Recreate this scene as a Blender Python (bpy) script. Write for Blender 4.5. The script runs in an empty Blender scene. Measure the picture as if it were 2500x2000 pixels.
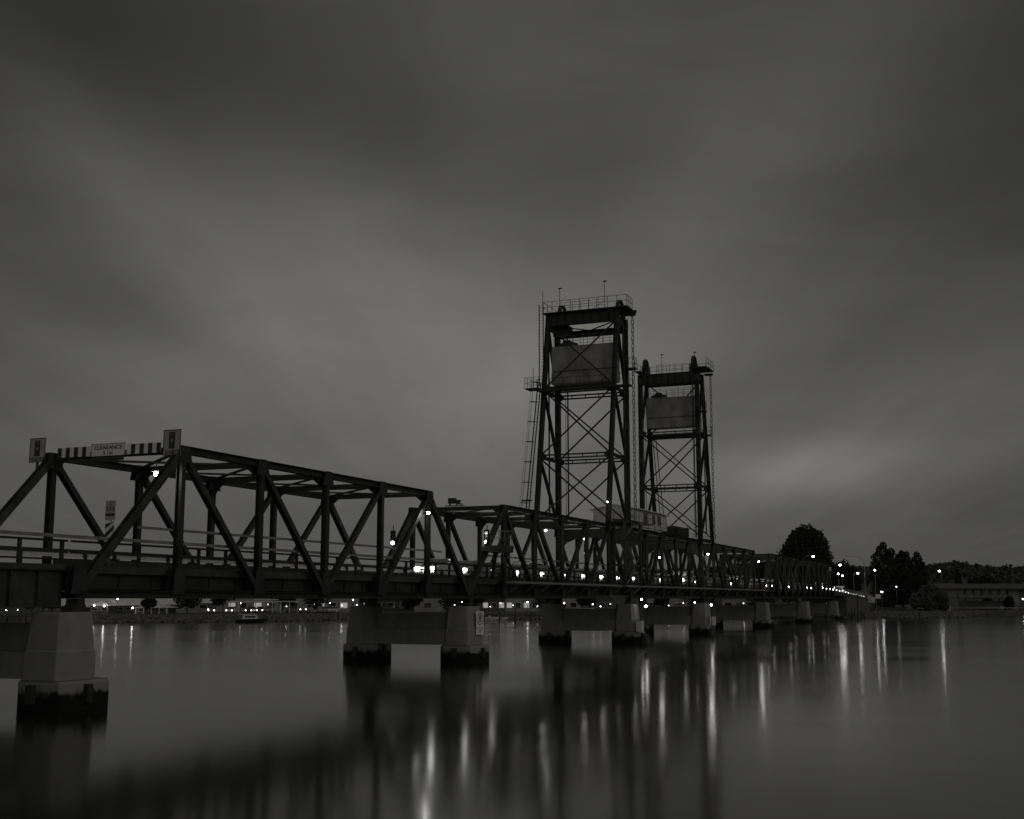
import bpy, bmesh, math, random
from mathutils import Vector, Matrix
R = math.radians
random.seed(7)
scn = bpy.context.scene
col = scn.collection

# ------------------------------------------------------------------ camera
AZ = 22.3                      # the camera looks this far left of the bridge's axis (+Y)
cam_d = bpy.data.cameras.new("camera")
cam = bpy.data.objects.new("camera", cam_d)
col.objects.link(cam)
cam.location = (0, 0, 5.0)
cam.rotation_euler = (R(90 + 8.85), 0, R(AZ))
cam_d.sensor_width = 36
cam_d.lens = 36 * 2964 / 2500
cam_d.clip_start = 0.2
cam_d.clip_end = 8000
scn.camera = cam

# ------------------------------------------------------------------ world: heavy dusk overcast with wind-drawn cloud
FW = Vector((-math.sin(R(AZ)), math.cos(R(AZ)), 0))
RT = Vector((math.cos(R(AZ)), math.sin(R(AZ)), 0))
w = bpy.data.worlds.new("World")
scn.world = w
w.use_nodes = True
nt = w.node_tree
for n in list(nt.nodes): nt.nodes.remove(n)
def N(kind, **kw):
    n = nt.nodes.new(kind)
    for k, v in kw.items():
        if k.startswith('i_'): n.inputs[int(k[2:])].default_value = v
        else: setattr(n, k, v)
    return n
def math_(op, a, b=None, c=None):
    n = N('ShaderNodeMath', operation=op)
    for i, v in enumerate((a, b, c)):
        if v is None: continue
        if isinstance(v, (int, float)): n.inputs[i].default_value = v
        else: nt.links.new(v, n.inputs[i])
    return n.outputs[0]
def vm(op, a, b, out=0):
    n = N('ShaderNodeVectorMath', operation=op)
    for i, v in enumerate((a, b)):
        if isinstance(v, (tuple, Vector)): n.inputs[i].default_value = tuple(v)
        else: nt.links.new(v, n.inputs[i])
    return n.outputs[out]
tc = N('ShaderNodeTexCoord')
D = tc.outputs['Generated']
sep = N('ShaderNodeSeparateXYZ'); nt.links.new(D, sep.inputs[0])
elev = sep.outputs[2]
# cloud deck: direction projected on a plane overhead, stretched along the wind
rx = vm('DOT_PRODUCT', D, tuple(RT), 1)
fy = vm('DOT_PRODUCT', D, tuple(FW), 1)
den = math_('ADD', math_('MAXIMUM', elev, 0.0), 0.07)
px_ = math_('DIVIDE', rx, den); py_ = math_('DIVIDE', fy, den)
comb = N('ShaderNodeCombineXYZ'); nt.links.new(px_, comb.inputs[0]); nt.links.new(py_, comb.inputs[1])
def noise(vec, rot, sc, scale, detail, rough=0.5, dist=0.0):
    m = N('ShaderNodeMapping'); m.inputs['Rotation'].default_value = (0, 0, rot); m.inputs['Scale'].default_value = sc
    nt.links.new(vec, m.inputs[0])
    t = N('ShaderNodeTexNoise'); t.inputs['Scale'].default_value = scale; t.inputs['Detail'].default_value = detail
    t.inputs['Roughness'].default_value = rough; t.inputs['Distortion'].default_value = dist
    nt.links.new(m.outputs[0], t.inputs['Vector'])
    return t.outputs['Fac']
n1 = noise(comb.outputs[0], R(-4), (1.0, 0.13, 1), 2.6, 3, 0.5, 0.35)
n2 = noise(comb.outputs[0], R(-6), (1.0, 0.22, 1), 1.0, 2, 0.4, 0.5)
n3 = noise(comb.outputs[0], R(-3), (1.0, 0.10, 1), 6.5, 3, 0.5, 0.3)
n4 = noise(D, 0, (1.0, 1.0, 3.2), 4.0, 5, 0.55, 0.9)
def pix(px, py):               # sky direction written as azimuth / elevation of a patch of cloud
    x = (px - 1250) / 2964; y = (1000 - py) / 2964
    th = R(8.85)
    v = FW * (math.cos(th) - y * math.sin(th)) + RT * x + Vector((0, 0, math.sin(th) + y * math.cos(th)))
    return v.normalized()
# patches of brighter / darker cloud: direction, half-length, half-width (radians), tilt, gain (radiance)
blobs = [((880, 700), .22, .085, -18, .060), ((1250, 900), .30, .07, 8, .042), ((480, 930), .22, .06, 22, .020),
         ((1950, 1140), .085, .022, 6, .062), ((2250, 1080), .22, .035, 14, .030), ((1700, 560), .22, .07, 50, .018),
         ((1330, 80), .10, .16, 80, .020), ((350, 500), .20, .035, -40, .020), ((2000, 300), .25, .12, 50, .016),
         ((1020, 1090), .16, .03, 10, .018), ((2350, 900), .16, .05, 15, .018), ((60, 760), .16, .05, -15, .014), ((1480, 1180), .22, .03, 0, .020),
         ((760, 240), .24, .07, -8, -.012), ((60, 60), .22, .12, -30, -.014), ((1980, 880), .16, .03, 12, -.014),
         ((2480, 420), .12, .2, 80, -.010), ((250, 760), .12, .03, -15, -.012)]
acc = None
for (p, a_, b_, tilt, g) in blobs:
    c = pix(*p)
    e1 = Vector((0, 0, 1)).cross(c); e1 = -e1 if e1.dot(RT) < 0 else e1
    e1.normalize(); e2 = c.cross(e1); e2 = e2 if e2.z > 0 else -e2
    t = R(tilt)
    f1 = e1 * math.cos(t) + e2 * math.sin(t); f2 = -e1 * math.sin(t) + e2 * math.cos(t)
    dv = vm('SUBTRACT', D, c)
    d1 = vm('DOT_PRODUCT', dv, f1 / a_, 1); d2 = vm('DOT_PRODUCT', dv, f2 / b_, 1)
    q = math_('ADD', math_('MULTIPLY', d1, d1), math_('MULTIPLY', d2, d2))
    e = math_('MULTIPLY', math_('EXPONENT', math_('MULTIPLY', q, -1.0)), g)
    acc = e if acc is None else math_('ADD', acc, e)
base = math_('SUBTRACT', 0.094, math_('MULTIPLY', math_('MINIMUM', math_('MAXIMUM', elev, 0.0), 0.45), 0.085))
# brightness added overhead, to the east and behind the viewer, lighting the piers
base = math_('ADD', base, math_('MULTIPLY', math_('MAXIMUM', math_('SUBTRACT', elev, 0.5), 0.0), 0.16))
base = math_('ADD', base, math_('MULTIPLY', math_('MAXIMUM', math_('SUBTRACT', vm('DOT_PRODUCT', D, (.96, -.28, 0), 1), 0.42), 0.0), 0.42))
base = math_('ADD', base, math_('MULTIPLY', math_('MAXIMUM', math_('SUBTRACT', vm('DOT_PRODUCT', D, (-.1, -.99, .1), 1), 0.3), 0.0), 0.16))
side = math_('MULTIPLY', math_('ABSOLUTE', math_('ADD', rx, 0.04)), -0.05)
tot = math_('ADD', math_('ADD', base, side), acc)
mod = math_('ADD', math_('MULTIPLY', n1, 0.30), math_('ADD', math_('MULTIPLY', n2, 0.14), math_('MULTIPLY', n3, 0.16)))
mod = math_('ADD', math_('ADD', mod, math_('MULTIPLY', n4, 0.42)), 0.47)
tot = math_('MAXIMUM', math_('MULTIPLY', tot, mod), 0.02)
# the last daylight above the cloud
sky = N('ShaderNodeTexSky', sky_type='NISHITA', sun_disc=False, sun_elevation=R(3), sun_rotation=R(100))
bw = N('ShaderNodeRGBToBW'); nt.links.new(sky.outputs[0], bw.inputs[0])
tot10 = math_('MULTIPLY_ADD', tot, 10.0, math_('MULTIPLY', math_('MINIMUM', bw.outputs[0], 3.0), 0.02))
cc = N('ShaderNodeCombineXYZ')
for i, k in enumerate((1.0, 0.985, 0.92)):
    nt.links.new(math_('MULTIPLY', tot10, k), cc.inputs[i])
bg = N('ShaderNodeBackground'); bg.inputs[1].default_value = 0.1
out = N('ShaderNodeOutputWorld')
nt.links.new(cc.outputs[0], bg.inputs[0]); nt.links.new(bg.outputs[0], out.inputs[0])

sun_d = bpy.data.lights.new("sun", 'SUN'); sun_d.energy = 0.10; sun_d.angle = R(25); sun_d.color = (1, .97, .93)
sun = bpy.data.objects.new("sun", sun_d); col.objects.link(sun)
sun.rotation_euler = (R(62), 0, R(98)); sun.location = (60, 0, 60)

vs = scn.view_settings
vs.view_transform = 'Standard'; vs.look = 'None'; vs.exposure = 0; vs.gamma = 1; vs.use_curve_mapping = False
scn.render.engine = 'CYCLES'
scn.cycles.use_denoising = True
scn.cycles.max_bounces = 5; scn.cycles.glossy_bounces = 4; scn.cycles.diffuse_bounces = 2
scn.cycles.sample_clamp_indirect = 4
scn.cycles.use_light_tree = True

# ------------------------------------------------------------------ materials
def shader(name):
    m = bpy.data.materials.new(name); m.use_nodes = True
    return m, m.node_tree, m.node_tree.nodes['Principled BSDF']
def mat(name, c, rough=.7, metal=0, var=.25, scale=3.0, bump=0.0, detail=4, coord='Object', stretch=(1, 1, 1), spec=.5):
    m, t, b = shader(name)
    tcn = t.nodes.new('ShaderNodeTexCoord'); mp = t.nodes.new('ShaderNodeMapping'); mp.inputs['Scale'].default_value = stretch
    t.links.new(tcn.outputs[coord], mp.inputs[0])
    no = t.nodes.new('ShaderNodeTexNoise'); no.inputs['Scale'].default_value = scale; no.inputs['Detail'].default_value = detail
    t.links.new(mp.outputs[0], no.inputs['Vector'])
    rp = t.nodes.new('ShaderNodeValToRGB')
    rp.color_ramp.elements[0].position = .3; rp.color_ramp.elements[1].position = .7
    g = c if isinstance(c, tuple) else (c, c * .985, c * .95)
    rp.color_ramp.elements[0].color = (*[k * (1 - var) for k in g], 1)
    rp.color_ramp.elements[1].color = (*[min(1, k * (1 + var)) for k in g], 1)
    t.links.new(no.outputs['Fac'], rp.inputs[0]); t.links.new(rp.outputs[0], b.inputs['Base Color'])
    b.inputs['Roughness'].default_value = rough; b.inputs['Metallic'].default_value = metal
    b.inputs['Specular IOR Level'].default_value = spec
    if bump:
        bp = t.nodes.new('ShaderNodeBump'); bp.inputs['Strength'].default_value = bump; bp.inputs['Distance'].default_value = .05
        t.links.new(no.outputs['Fac'], bp.inputs['Height']); t.links.new(bp.outputs[0], b.inputs['Normal'])
    return m
def emit(name, s, c=(1, .985, .95)):
    m, t, b = shader(name)
    b.inputs['Base Color'].default_value = (.8, .8, .8, 1)
    b.inputs['Emission Color'].default_value = (*c, 1); b.inputs['Emission Strength'].default_value = s
    return m
M = {}
M['steel'] = mat('painted_steel', .021, .6, 0, .55, 1.0, .15, 6)
M['steel_b'] = mat('weathered_steel', .033, .6, 0, .6, 1.6, .15, 6)
M['galv'] = mat('galvanised_rail', .13, .55, .2, .3, 4)
M['barrier'] = mat('added_barrier_white', .6, .6, 0, .1, 2)  # pale colour for the added rail that catches the car lights
M['guard'] = mat('guard_rail_steel', .20, .6, 0, .25, 2)
M['asphalt'] = mat('asphalt', .05, .9, 0, .25, 6, .2)
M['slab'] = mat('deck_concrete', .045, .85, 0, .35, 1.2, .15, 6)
M['white'] = mat('white_paint', .62, .5, 0, .08, 2)
M['sign'] = mat('sign_face', .72, .5, 0, .07, 6)
M['signgrey'] = mat('grey_sign_face', .36, .5, 0, .10, 6)
M['black'] = mat('black_paint', .02, .5, 0, .1, 3)
M['cw'] = mat('counterweight_concrete', .25, .9, 0, .38, 1.1, .3, 9, stretch=(1, 1, .5))
M['glass'] = mat('dark_glass', .02, .08, 0, .1, 2)
M['rock'] = mat('seawall_rock', .11, .95, 0, .6, 1.2, .5)
M['grass'] = mat('grass', .05, .95, 0, .4, .4, .3)
M['paving'] = mat('paving', .12, .9, 0, .25, .6)
M['bark'] = mat('bark', .05, .95, 0, .4, 3, .4)
M['wood'] = mat('jetty_timber', .07, .9, 0, .4, 3, .3)
M['rope'] = mat('wire_rope', .03, .5, .5, .1, 8)
M['rubber'] = mat('tyre_rubber', .02, .8, 0, .1, 8)
def leafmat(name, c):
    m, t, b = shader(name)
    gi = t.nodes.new('ShaderNodeTexNoise'); gi.inputs['Scale'].default_value = .5
    tcn = t.nodes.new('ShaderNodeTexCoord'); t.links.new(tcn.outputs['Object'], gi.inputs['Vector'])
    rp = t.nodes.new('ShaderNodeValToRGB'); rp.color_ramp.elements[0].position = .35; rp.color_ramp.elements[1].position = .65
    rp.color_ramp.elements[0].color = (c * .6, c * .6, c * .55, 1); rp.color_ramp.elements[1].color = (c * 1.5, c * 1.5, c * 1.4, 1)
    t.links.new(gi.outputs['Fac'], rp.inputs[0]); t.links.new(rp.outputs[0], b.inputs['Base Color'])
    b.inputs['Roughness'].default_value = .8; b.inputs['Specular IOR Level'].default_value = .2
    return m
M['leaf'] = leafmat('dark_leaves', .026); M['leaf2'] = leafmat('bush_leaves', .075); M['forest'] = leafmat('forest_leaves', .06)
M['trim'] = mat('dull_render', .12, .85, 0, .2, .8); M['wall_pale'] = mat('pale_render', .30, .8, 0, .15, .6); M['wall_dark'] = mat('dark_brick', .08, .8, 0, .3, 1.5)
# pier concrete: pale, streaked, with a tide-wetted dark band at the foot
def pier_mat():
    m, t, b = shader('pier_concrete')
    tcn = t.nodes.new('ShaderNodeTexCoord')
    mp = t.nodes.new('ShaderNodeMapping'); mp.inputs['Scale'].default_value = (1, 1, .4); t.links.new(tcn.outputs['Object'], mp.inputs[0])
    no = t.nodes.new('ShaderNodeTexNoise'); no.inputs['Scale'].default_value = 2.2; no.inputs['Detail'].default_value = 9; no.inputs['Roughness'].default_value = .65; t.links.new(mp.outputs[0], no.inputs['Vector'])
    rp = t.nodes.new('ShaderNodeValToRGB'); rp.color_ramp.elements[0].position = .3; rp.color_ramp.elements[1].position = .7
    rp.color_ramp.elements[0].color = (.21, .208, .198, 1); rp.color_ramp.elements[1].color = (.275, .272, .26, 1)
    t.links.new(no.outputs['Fac'], rp.inputs[0])
    ge = t.nodes.new('ShaderNodeNewGeometry'); sp = t.nodes.new('ShaderNodeSeparateXYZ'); t.links.new(ge.outputs['Position'], sp.inputs[0])
    n2 = t.nodes.new('ShaderNodeTexNoise'); n2.inputs['Scale'].default_value = 1.7; n2.inputs['Detail'].default_value = 8; t.links.new(tcn.outputs['Object'], n2.inputs['Vector'])
    ad = t.nodes.new('ShaderNodeMath'); ad.operation = 'MULTIPLY_ADD'; t.links.new(n2.outputs['Fac'], ad.inputs[0]); ad.inputs[1].default_value = 1.1; t.links.new(sp.outputs[2], ad.inputs[2])
    r2 = t.nodes.new('ShaderNodeMapRange'); r2.inputs[1].default_value = 1.74; r2.inputs[2].default_value = 2.02; t.links.new(ad.outputs[0], r2.inputs[0])
    mx = t.nodes.new('ShaderNodeMix'); mx.data_type = 'RGBA'
    t.links.new(r2.outputs[0], mx.inputs[0]); mx.inputs[6].default_value = (.012, .012, .0115, 1); t.links.new(rp.outputs[0], mx.inputs[7])
    t.links.new(mx.outputs[2], b.inputs['Base Color']); b.inputs['Roughness'].default_value = .9; b.inputs['Specular IOR Level'].default_value = .2
    bp = t.nodes.new('ShaderNodeBump'); bp.inputs['Strength'].default_value = .2; bp.inputs['Distance'].default_value = .04
    t.links.new(n2.outputs['Fac'], bp.inputs['Height']); t.links.new(bp.outputs[0], b.inputs['Normal'])
    return m
M['pier'] = pier_mat()
def water_mat():
    m, t, b = shader('bay_water')
    b.inputs['Base Color'].default_value = (.012, .012, .011, 1)
    b.inputs['IOR'].default_value = 1.34
    tcn = t.nodes.new('ShaderNodeTexCoord')
    mp = t.nodes.new('ShaderNodeMapping'); mp.inputs['Rotation'].default_value = (0, 0, R(-AZ)); mp.inputs['Scale'].default_value = (.02, .10, 1)
    t.links.new(tcn.outputs['Object'], mp.inputs[0])
    no = t.nodes.new('ShaderNodeTexNoise'); no.inputs['Scale'].default_value = 1; no.inputs['Detail'].default_value = 3; t.links.new(mp.outputs[0], no.inputs['Vector'])
    mr = t.nodes.new('ShaderNodeMapRange'); mr.inputs[1].default_value = .3; mr.inputs[2].default_value = .7; mr.inputs[3].default_value = .10; mr.inputs[4].default_value = .145
    t.links.new(no.outputs['Fac'], mr.inputs[0]); t.links.new(mr.outputs[0], b.inputs['Roughness'])
    m2 = t.nodes.new('ShaderNodeMapping'); m2.inputs['Rotation'].default_value = (0, 0, R(-AZ)); m2.inputs['Scale'].default_value = (.5, 1.6, 1)
    t.links.new(tcn.outputs['Object'], m2.inputs[0])
    n2 = t.nodes.new('ShaderNodeTexNoise'); n2.inputs['Scale'].default_value = 1.1; n2.inputs['Detail'].default_value = 2; t.links.new(m2.outputs[0], n2.inputs['Vector'])
    bp = t.nodes.new('ShaderNodeBump'); bp.inputs['Strength'].default_value = .04; bp.inputs['Distance'].default_value = .03
    t.links.new(n2.outputs['Fac'], bp.inputs['Height']); t.links.new(bp.outputs[0], b.inputs['Normal'])
    return m
M['water'] = water_mat()
M['lamp'] = emit('lamp_glow', 120)
M['lamp_far'] = emit('distant_lamp_glow', 32)
M['head'] = emit('headlight_glow', 15)
M['head_far'] = emit('town_headlight_glow', 4)
M['signal'] = emit('signal_glow', 9)
M['tail'] = emit('tail_light_glow', 2.5)
M['shop'] = emit('lit_shop_window', .22)
M['glint'] = emit('small_light', 14)

# ------------------------------------------------------------------ mesh helpers
def cham(h, c):
    return [(h, -h + c), (h, h - c), (h - c, h), (-h + c, h), (-h, h - c), (-h, -h + c), (-h + c, -h), (h - c, -h)]
class MB:
    def __init__(s): s.v = []; s.f = []
    def add(s, vs_, fs_):
        o = len(s.v); s.v += [tuple(v) for v in vs_]; s.f += [tuple(i + o for i in f) for f in fs_]; return s
    def box(s, x0, y0, z0, x1, y1, z1):
        x0, x1 = sorted((x0, x1)); y0, y1 = sorted((y0, y1)); z0, z1 = sorted((z0, z1))
        return s.add([(x0, y0, z0), (x1, y0, z0), (x1, y1, z0), (x0, y1, z0), (x0, y0, z1), (x1, y0, z1), (x1, y1, z1), (x0, y1, z1)],
                     [(0, 3, 2, 1), (4, 5, 6, 7), (0, 1, 5, 4), (1, 2, 6, 5), (2, 3, 7, 6), (3, 0, 4, 7)])
    def frame(s, p0, p1, up):
        p0, p1 = Vector(p0), Vector(p1); d = (p1 - p0).normalized(); up = Vector(up)
        sd = d.cross(up)
        if sd.length < 1e-4: sd = d.cross(Vector((1, 0, 0)))
        sd.normalize(); u = sd.cross(d).normalized()
        return p0, p1, d, sd, u
    def beam(s, p0, p1, wd, ht, up=(0, 0, 1), off=(0, 0)):
        p0, p1, d, sd, u = s.frame(p0, p1, up)
        o = sd * off[0] + u * off[1]; vs_ = []
        for p in (p0, p1):
            for a, b in ((-1, -1), (1, -1), (1, 1), (-1, 1)): vs_.append(p + o + sd * a * wd / 2 + u * b * ht / 2)
        return s.add(vs_, [(0, 1, 2, 3), (7, 6, 5, 4), (0, 4, 5, 1), (1, 5, 6, 2), (2, 6, 7, 3), (3, 7, 4, 0)])
    def hbeam(s, p0, p1, wd, ht, t=.03, up=(0, 0, 1)):
        # wd along 'side', flanges at +-ht/2 along 'up'
        s.beam(p0, p1, wd, t, up, (0, ht / 2 - t / 2)); s.beam(p0, p1, wd, t, up, (0, -ht / 2 + t / 2))
        return s.beam(p0, p1, t * .8, ht - 2 * t, up)
    def tube(s, p0, p1, r, n=6, r1=None, cap=True):
        r1 = r if r1 is None else r1
        p0, p1, d, sd, u = s.frame(p0, p1, (0, 0, 1)); vs_ = []
        for p, rr in ((p0, r), (p1, r1)):
            for i in range(n):
                a = 2 * math.pi * i / n; vs_.append(p + sd * rr * math.cos(a) + u * rr * math.sin(a))
        fs_ = [(i, i + n, (i + 1) % n + n, (i + 1) % n) for i in range(n)]
        if cap: fs_ += [tuple(range(n)), tuple(range(2 * n - 1, n - 1, -1))]
        return s.add(vs_, fs_)
    def path(s, pts, r, n=6):
        for a, b in zip(pts, pts[1:]): s.tube(a, b, r, n)
        return s
    def lathe(s, prof, n=8, c=(0, 0), rot=0):
        vs_ = []; fs_ = []
        for r, z in prof:
            for i in range(n):
                a = rot + 2 * math.pi * i / n; vs_.append((c[0] + r * math.cos(a), c[1] + r * math.sin(a), z))
        for k in range(len(prof) - 1):
            for i in range(n):
                j = (i + 1) % n; fs_.append((k * n + i, k * n + j, (k + 1) * n + j, (k + 1) * n + i))
        fs_ += [tuple(reversed(range(n))), tuple(range((len(prof) - 1) * n, len(prof) * n))]
        return s.add(vs_, fs_)
    def loft(s, rings, c=(0, 0)):
        # rings: (half width, chamfer, z)
        vs_ = []; fs_ = []
        for h, ch, z in rings: vs_ += [(c[0] + x, c[1] + y, z) for x, y in cham(h, ch)]
        for k in range(len(rings) - 1):
            for i in range(8): j = (i + 1) % 8; fs_.append((k * 8 + i, k * 8 + j, k * 8 + 8 + j, k * 8 + 8 + i))
        fs_ += [tuple(reversed(range(8))), tuple(range((len(rings) - 1) * 8, len(rings) * 8))]
        return s.add(vs_, fs_)
    def prism(s, poly, ax, a0, a1):
        # poly in the two other axes; extruded along ax (0,1,2)
        n = len(poly); vs_ = []
        for a in (a0, a1):
            for p, q in poly:
                v = [p, q]; v.insert(ax, a); vs_.append(v)
        return s.add(vs_, [tuple(range(n)), tuple(reversed(range(n, 2 * n)))] + [(i, (i + 1) % n, (i + 1) % n + n, i + n) for i in range(n)])
    def ball(s, c, r, sx=1, sy=1, sz=1, n=8, m=5):
        vs_ = [(c[0], c[1], c[2] - r * sz)]; fs_ = []
        for k in range(1, m):
            ph = -math.pi / 2 + math.pi * k / m
            for i in range(n):
                a = 2 * math.pi * i / n
                vs_.append((c[0] + r * sx * math.cos(ph) * math.cos(a), c[1] + r * sy * math.cos(ph) * math.sin(a), c[2] + r * sz * math.sin(ph)))
        vs_.append((c[0], c[1], c[2] + r * sz)); L = len(vs_) - 1
        for i in range(n):
            fs_.append((0, 1 + (i + 1) % n, 1 + i)); fs_.append((L, L - n + i, L - n + (i + 1) % n))
        for k in range(m - 2):
            for i in range(n):
                a = 1 + k * n; j = (i + 1) % n; fs_.append((a + i, a + j, a + n + j, a + n + i))
        return s.add(vs_, fs_)
    def build(s, name, m, parent=None, loc=None, fix=True, smooth=False):
        me = bpy.data.meshes.new(name); me.from_pydata(s.v, [], s.f)
        if fix:
            bm = bmesh.new(); bm.from_mesh(me); bmesh.ops.recalc_face_normals(bm, faces=bm.faces); bm.to_mesh(me); bm.free()
        if smooth:
            for p in me.polygons: p.use_smooth = True
        me.materials.append(m if not isinstance(m, str) else M[m])
        o = bpy.data.objects.new(name, me); col.objects.link(o)
        if parent: o.parent = parent
        if loc: o.location = loc
        return o
def tag(o, label=None, cat=None, group=None, kind=None):
    if label: o['label'] = label
    if cat: o['category'] = cat
    if group: o['group'] = group
    if kind: o['kind'] = kind
    return o
def thing(name, label, cat, loc=(0, 0, 0), rz=0, group=None):
    o = bpy.data.objects.new(name, None); o.empty_display_size = .3; col.objects.link(o)
    o.location = loc; o.rotation_euler = (0, 0, rz)
    return tag(o, label, cat, group)
KIDS = {}
def copy_tree(o, parent=None):
    c = o.copy(); col.objects.link(c); c.parent = parent
    for ch in [k for k in bpy.data.objects if k.parent == o]: copy_tree(ch, c)
    return c
def dup(o, label, loc, rz=None, scale=None):
    c = copy_tree(o); c['label'] = label; c.location = loc
    if rz is not None: c.rotation_euler = (0, 0, rz)
    if scale: c.scale = (scale,) * 3 if isinstance(scale, (int, float)) else scale
    return c
def text(name, s, size, loc, m, parent, rot=(R(90), 0, 0), ext=.004, align='CENTER', sx=1.0):
    cu = bpy.data.curves.new(name, 'FONT'); cu.body = s; cu.size = size; cu.extrude = ext; cu.align_x = align; cu.align_y = 'CENTER'
    cu.offset = size * .012
    o = bpy.data.objects.new('tmp', cu); col.objects.link(o)
    dg = bpy.context.evaluated_depsgraph_get(); me = bpy.data.meshes.new_from_object(o.evaluated_get(dg))
    col.objects.unlink(o); bpy.data.objects.remove(o)
    me.materials.clear(); me.materials.append(M[m])
    t = bpy.data.objects.new(name, me); col.objects.link(t); t.parent = parent; t.location = loc; t.rotation_euler = rot; t.scale = (sx, 1, 1)
    return t
def P(px, d, z=0.0):           # a spot on the ground by its bearing from the bank and its distance
    r = d * (px - 1250) / 3000
    return Vector((FW.x * d + RT.x * r, FW.y * d + RT.y * r, z))

# ------------------------------------------------------------------ water, land, hills
SEA = 0.6                      # tide level
wm = MB(); wm.add([(-4000, -400, SEA), (4000, -400, SEA), (4000, 5000, SEA), (-4000, 5000, SEA)], [(0, 1, 2, 3)])
tag(wm.build('water', 'water', fix=False), 'smooth dark bay water in soft dusk light', kind='structure')
shore = [(-1500, 250), (-300, 250), (230, 255), (600, 268), (850, 282), (1180, 290), (1600, 296), (1900, 304), (2080, 319), (2230, 317), (2350, 322), (2400, 352), (2500, 366), (2900, 380), (4500, 420)]
shore = [(a, b * .885) for a, b in shore]
def shore_d(px):
    for (a, da), (b, db) in zip(shore, shore[1:]):
        if a <= px <= b: return da + (db - da) * (px - a) / (b - a)
    return shore[0][1] if px < shore[0][0] else shore[-1][1]
LAND = 1.75
lm = MB(); rows = []
prof = [(-1.5, .1), (0.2, .75), (2.0, 1.55), (2.8, LAND), (60, LAND + .05), (180, LAND + 1.0), (420, LAND + 4), (1500, LAND + 20)]
pxs = list(range(-1500, 4501, 60))
for px in pxs:
    for dd, z in prof:
        p = P(px, shore_d(px) + dd, z); rows.append(p)
k = len(prof)
lm.add(rows, [(i * k + j, (i + 1) * k + j, (i + 1) * k + j + 1, i * k + j + 1) for i in range(len(pxs) - 1) for j in range(k - 1)])
tag(lm.build('ground', mat('foreshore_ground', .045, .95, 0, .5, .15, .2)), 'dark foreshore ground behind the far bank', kind='structure')
# armour rock on the bank
rk = MB()
def rock(c, s):
    n = 6; vs_ = []
    pr = [(-.8, .55), (-.1, 1.0), (.55, .7)]
    for h, r_ in pr:
        for i in range(n):
            a = 2 * math.pi * i / n + random.uniform(-.25, .25); rr = s * r_ * random.uniform(.75, 1.2)
            vs_.append((c[0] + rr * math.cos(a), c[1] + rr * math.sin(a), c[2] + s * h * random.uniform(.7, 1.1)))
    fs_ = [(k_ * n + i, k_ * n + (i + 1) % n, (k_ + 1) * n + (i + 1) % n, (k_ + 1) * n + i) for k_ in range(2) for i in range(n)]
    rk.add(vs_, fs_ + [tuple(range(2 * n, 3 * n))])
for i in range(5200):
    px = random.uniform(60, 2400); t = random.random()
    rock(P(px, shore_d(px) - .5 + 3.4 * t, .62 + 1.05 * t + random.uniform(-.1, .15)), random.uniform(.22, .5))
tag(rk.build('rock_armour', 'rock', fix=False), 'rough armour rock lining the far water edge', 'rocks', kind='stuff')

def strip(name, pts, z, m, label):
    b = MB(); vs_ = []
    for px, d0, d1 in pts: vs_ += [P(px, d0, z), P(px, d1, z)]
    b.add(vs_, [(2 * i, 2 * i + 2, 2 * i + 3, 2 * i + 1) for i in range(len(pts) - 1)])
    return tag(b.build(name, m), label, kind='structure')
strip('road', [(px, shore_d(px) + 8, shore_d(px) + 16) for px in range(-300, 1900, 50)], LAND + .03, 'asphalt', 'foreshore road behind the rock seawall')
strip('path', [(px, shore_d(px) + 3.4, shore_d(px) + 6.2) for px in range(-300, 1900, 50)], LAND + .026, 'paving', 'pale path along the top of the seawall')

# wooded ridge far behind
hm = MB(); vs_ = []
hx = list(range(-2500, 5200, 40))
def ridge(px):
    b = 17.0 + 2.2 * math.sin(px * .0031 + 1) + 2 * math.sin(px * .011) + 1.2 * math.sin(px * .027 + 2)
    if px < 1500: b = b * .86
    if px < 1100: b = b * .72
    return b - max(0, (px - 2350)) * .012
for px in hx:
    for d, f in ((470, 0), (560, .35), (680, .72), (800, 1.0), (960, 1.0), (1400, .6)):
        vs_.append(P(px, d, LAND + 1 + ridge(px) * f))
hm.add(vs_, [(i * 6 + j, i * 6 + 6 + j, i * 6 + 7 + j, i * 6 + 1 + j) for i in range(len(hx) - 1) for j in range(5)])
tag(hm.build('hill', 'forest', smooth=True), 'low wooded ridge behind the far shore', kind='structure')
fo = MB()
def leafq(b, p, s, jitter=1.0):
    a = random.uniform(0, 6.28); n = Vector((math.cos(a), math.sin(a), random.uniform(-.8, .8))).normalized()
    u = n.cross(Vector((0, 0, 1))).normalized(); v = n.cross(u)
    ww, hh = s * random.uniform(.6, 1.2), s * random.uniform(.5, 1.0)
    b.add([p + u * ww, p + v * hh * .9, p - u * ww * .8, p - v * hh], [(0, 1, 2, 3)])
for i in range(1500):
    px = random.uniform(1050, 3000); t = random.random() ** .6; d = 560 + 250 * t
    f = .35 + .65 * min(1, (d - 560) / 240)
    base_ = P(px, d, LAND + 1 + ridge(px) * f); rr = random.uniform(2.4, 5.0); hh = random.uniform(1.0, 4.0)
    for k_ in range(26):
        v = Vector((random.gauss(0, 1), random.gauss(0, 1), random.gauss(0, 1))).normalized() * (random.random() ** .4)
        leafq(fo, base_ + Vector((v.x * rr, v.y * rr, hh + v.z * rr * .6)), random.uniform(.8, 1.9))
tag(fo.build('forest', 'forest', fix=False), 'distant eucalypt forest covering the low ridge', 'forest', kind='stuff')

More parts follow.
